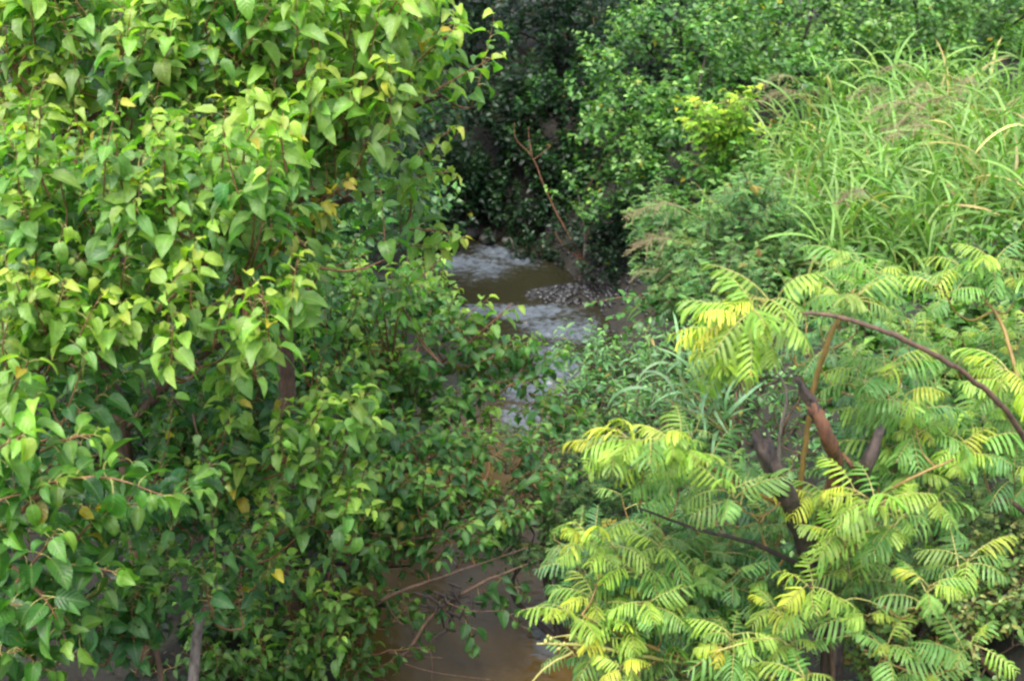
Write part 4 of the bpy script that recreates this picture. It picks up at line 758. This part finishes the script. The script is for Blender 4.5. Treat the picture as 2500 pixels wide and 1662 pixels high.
# ------------------------------------------------------------------ build the objects
def empty(name, loc):
    o = bpy.data.objects.new(name, None); o.location = loc; o.empty_display_size = .1; return link(o)
n_leaf = 0
for p in allp:
    root = empty(p.name, p.base); root['label'] = p.label; root['category'] = p.cat
    if p.group: root['group'] = p.group
    def part(name, me, col=None):
        o = bpy.data.objects.new(name, me); o.parent = root; link(o)
        if col is not None: o.color = (*col, 1)
        return o
    for name, pts, rad, mat, sides, jag in p.solids:
        q = Soup(); V, T = tube(pts-p.base, rad, sides)
        if jag:                            # fluted, splintered wood
            K = len(pts); W = V[:K*sides].reshape(K, sides, 3); c = (pts-p.base)[:, None]
            W = c+(W-c)*(1+p.rng.normal(0, jag, (1, sides, 1))+p.rng.normal(0, jag*.45, (K, sides, 1)))
            ax = unit(pts[-1]-pts[-2]); W[-1] += ax*np.abs(p.rng.normal(0, rad[-1]*1.5, (sides, 1))); V[:K*sides] = W.reshape(-1, 3)
            V[K*sides] -= ax*rad[-1]*.6
        q.add(V, T); part(name, q.mesh(name, [mat]))
    # thin shoots: the ones nearest the view are single parts, the rest one mesh
    near = sorted(range(len(p.stems)), key=lambda i: np.linalg.norm(p.stems[i][0].mean(0)-CAM))
    single = 0 if p.cat in ('bush', 'grass') or len(p.stems) > 600 else 160
    q = Soup(); mats = []
    for k, i in enumerate(near):
        pts, rad, mat, sides = p.stems[i]
        if single == 0 and k % 2 and len(near) > 150: continue      # half the hidden twigs of the big bushes suffice
        if k >= single and len(pts) > 8: pts = np.r_[pts[:-1:2], pts[-1:]]; rad = np.r_[rad[:-1:2], rad[-1:]]
        V, T = tube(pts-p.base, rad, sides, False)
        if k < single:
            s1 = Soup(); s1.add(V, T); part('shoot', s1.mesh('shoot', [mat]))
        else:
            if mat not in mats: mats.append(mat)
            q.add(V, T, mats.index(mat))
    if q.V: part('twigs', q.mesh('twigs', mats))['kind'] = 'stuff'
    for nm, tm, az, pos, s in p.extra:
        o = part(nm, tm.mesh()); o.location = pos-p.base; o.rotation_euler = (0, 0, az); o.scale = (s, s, s)
    n = len(p.s)
    if not n: continue
    score = p.vis*(p.vis > 0); order = np.argsort(-score); pick = order[:p.max_parts]; pick = pick[score[pick] > 0]
    chosen = np.zeros(n, bool); chosen[pick] = True
    for rank, i in enumerate(pick):
        tm = p.lt[i]; M = Matrix(np.r_[np.c_[p.R[i]*p.s[i], p.p[i]-p.base], [[0, 0, 0, 1]]].tolist())
        if tm.pinna and rank < 24:
            if tm.pin_me is None:
                a = Soup(); a.add(*tm.rachis, 0); tm.rach_me = a.mesh('leaf', [M_STALK]); tm.pin_me = []
                for V, T, U in tm.pinna:
                    a = Soup(); a.add(V, T, 0, (1, 1, 1), U); tm.pin_me.append(a.mesh('leaflet', [M_FROND]))
            o = part(p.leafname, tm.rach_me, p.c[i]); o.matrix_basis = M
            for me in tm.pin_me:
                c = bpy.data.objects.new('leaflet', me); c.parent = o; c.color = (*p.c[i], 1); link(c)
        else:
            o = part(p.leafname, tm.mesh(), p.c[i]); o.matrix_basis = M
    n_leaf += len(pick)
    rest = np.where(~chosen)[0]; q = Soup(); mats = None
    byt = {}
    for i in rest: byt.setdefault(id(p.lt[i]), []).append(i)
    slots = []
    for ii in byt.values():
        tm = p.lt[ii[0]]; tm = getattr(tm, 'low', tm); ii = np.array(ii); m = len(ii); nv = len(tm.V)
        for mm in tm.mats:
            if mm not in slots: slots.append(mm)
        V = (np.einsum('nij,vj->nvi', p.R[ii], tm.V)*p.s[ii][:, None, None]+(p.p[ii]-p.base)[:, None]).reshape(-1, 3)
        T = (tm.T[None]+(np.arange(m)*nv)[:, None, None]).reshape(-1, 3)
        mi = np.array([slots.index(x) for x in tm.mats], np.int32)[tm.M]
        q.add(V, T, np.tile(mi, m), np.repeat(p.c[ii], nv, 0), np.tile(tm.U, (m, 1)))
    if q.V: part('foliage', q.mesh('foliage', slots))['kind'] = 'stuff'

# ------------------------------------------------------------------ ground cover, litter, gravel
def scatter_cover(name, label, cat, count, region, leaf, tmpls, pal, seed, h=.22, n=5):
    g_ = Plant(name, label, cat, (0, 0, 0), seed=seed); r = g_.rng; x0, x1, y0, y1 = region; k = 0
    while k < count:
        x = r.uniform(x0, x1); y = r.uniform(y0, y1); d = x-cx(y)
        if -1.05 < d < .98: continue
        z = float(ground(x, y))
        if z < .42: continue
        k += 1
        g_.shoot(np.array([x, y, z]), np.array([r.normal(0, .5), r.normal(0, .5), 1]), h*r.uniform(.4, 1.3), n, leaf, tmpls, pal, -.1, keep_stem=False)
    p = g_; p.R = np.concatenate(p.lR); p.p = np.concatenate(p.lp); p.s = np.concatenate(p.ls); p.c = np.concatenate(p.lc); q = Soup(); byt = {}
    for i in range(len(p.s)): byt.setdefault(id(p.lt[i]), []).append(i)
    for ii in byt.values():
        tm = p.lt[ii[0]]; ii = np.array(ii); m = len(ii); nv = len(tm.V)
        V = (np.einsum('nij,vj->nvi', p.R[ii], tm.V)*p.s[ii][:, None, None]+p.p[ii][:, None]).reshape(-1, 3)
        q.add(V, (tm.T[None]+(np.arange(m)*nv)[:, None, None]).reshape(-1, 3), np.tile(tm.M, m), np.repeat(p.c[ii], nv, 0), np.tile(tm.U, (m, 1)))
    o = link(bpy.data.objects.new(name, q.mesh(name, p.lt[0].mats))); o['label'] = label; o['category'] = cat; o['kind'] = 'stuff'
scatter_cover('ground_cover', 'low green weeds covering the right bank', 'weeds', 1500, (.6, 6.0, 5.4, 18), .10, T_SMALL, PAL_WEED, 301)
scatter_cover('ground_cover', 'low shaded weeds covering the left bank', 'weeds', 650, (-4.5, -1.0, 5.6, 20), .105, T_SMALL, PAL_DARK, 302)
scatter_cover('leaf_litter', 'brown fallen leaves and bits strewn over both banks', 'leaf litter', 1500, (-4, 5, 5.6, 21), .06, T_NARROW, palette((.05, .035, .02), (.12, .08, .045), (.2, .14, .08), 0), 303, h=.05, n=3)
M_STONE = bark_material('wet_stone', (.008, .008, .009), (.045, .044, .044), 14, .3)
rs = np.random.default_rng(77); q = Soup()
def pebble(c, r):
    th = np.linspace(0, 2*np.pi, 6, endpoint=False); V = []
    for zz, rr in ((-.5, .7), (.1, 1.0), (.55, .62)):
        V.append(np.c_[np.cos(th)*rr, np.sin(th)*rr, np.full(6, zz*.7)])
    V = np.concatenate(V+[np.array([[0, 0, .5]])])*r*rs.uniform(.7, 1.3, 3)+rs.normal(0, .08*r, (19, 3)); k = np.arange(6); k2 = (k+1) % 6
    T = np.r_[np.c_[k, k2, k+6], np.c_[k2, k2+6, k+6], np.c_[k+6, k2+6, k+12], np.c_[k2+6, k2+12, k+12], np.c_[k+12, k2+12, np.full(6, 18)]]
    return V+c, T
for i in range(1500):
    x = rs.normal(.75, .55); y = rs.normal(18.1, .42) if rs.random() < .7 else rs.uniform(15, 21)
    z = float(ground(x, y))
    if z < -.1 or z > .5: continue
    q.add(*pebble(np.array([x, y, z+.01]), rs.uniform(.018, .05)))
o = link(bpy.data.objects.new('gravel', q.mesh('gravel', [M_STONE]))); o['kind'] = 'stuff'; o['label'] = 'dark wet gravel strewn over the bar between two riffles'; o['category'] = 'gravel'
M_ROCK = bark_material('grey_rock', (.025, .024, .023), (.10, .096, .09), 9, .75)
for px, py, Y, r, lab in [(1190, 598, 20.6, .12, 'pale grey rock lying at the far edge of the riffle'), (1235, 612, 20.5, .08, 'small grey rock tucked beside the dead stick'), (1150, 560, 20.9, .15, 'grey rock half hidden under the dim bush at the bend')]:
    V, T = pebble(np.zeros(3), r); s1 = Soup(); s1.add(V, T); c = P(px, py, Y)
    o = link(bpy.data.objects.new('rock', s1.mesh('rock', [M_ROCK]))); o.location = (c[0], c[1], max(float(ground(c[0], c[1])), 0)+.06); o['label'] = lab; o['category'] = 'rock'
# weathered board lying against the right bank
s1 = Soup(); a, b = P(1385, 735, 18.0), P(1500, 790, 17.2); d = unit(b-a); sd = unit(np.cross(d, [0, 0, 1])); up = np.cross(sd, d); Ln = np.linalg.norm(b-a)
V = []
for f in np.linspace(0, 1, 7):
    for s_, h_ in ((-.10, -.02), (.10, -.02), (.10, .02), (-.10, .02)):
        V.append(d*Ln*f+sd*(s_+rs.normal(0, .006))+up*(h_+rs.normal(0, .004)))
T = []
for k in range(6):
    for j in range(4):
        j2 = (j+1) % 4; T += [[k*4+j, k*4+j2, k*4+4+j], [k*4+j2, k*4+4+j2, k*4+4+j]]
T += [[0, 2, 1], [0, 3, 2], [24, 25, 26], [24, 26, 27]]
s1.add(np.array(V), T); o = link(bpy.data.objects.new('wooden_board', s1.mesh('wooden_board', [M_DARKBARK]))); o.location = a
o['label'] = 'dark weathered board lying against the bank by the gravel'; o['category'] = 'board'
tot = sum(len(o.data.polygons) for o in sc.objects if o.type == 'MESH' and o.name.startswith(('foliage', 'ground', 'twigs', 'leaf_litter', 'creek')))
print('OBJECTS', len(sc.objects), 'leaf parts', n_leaf, 'merged tris', tot)
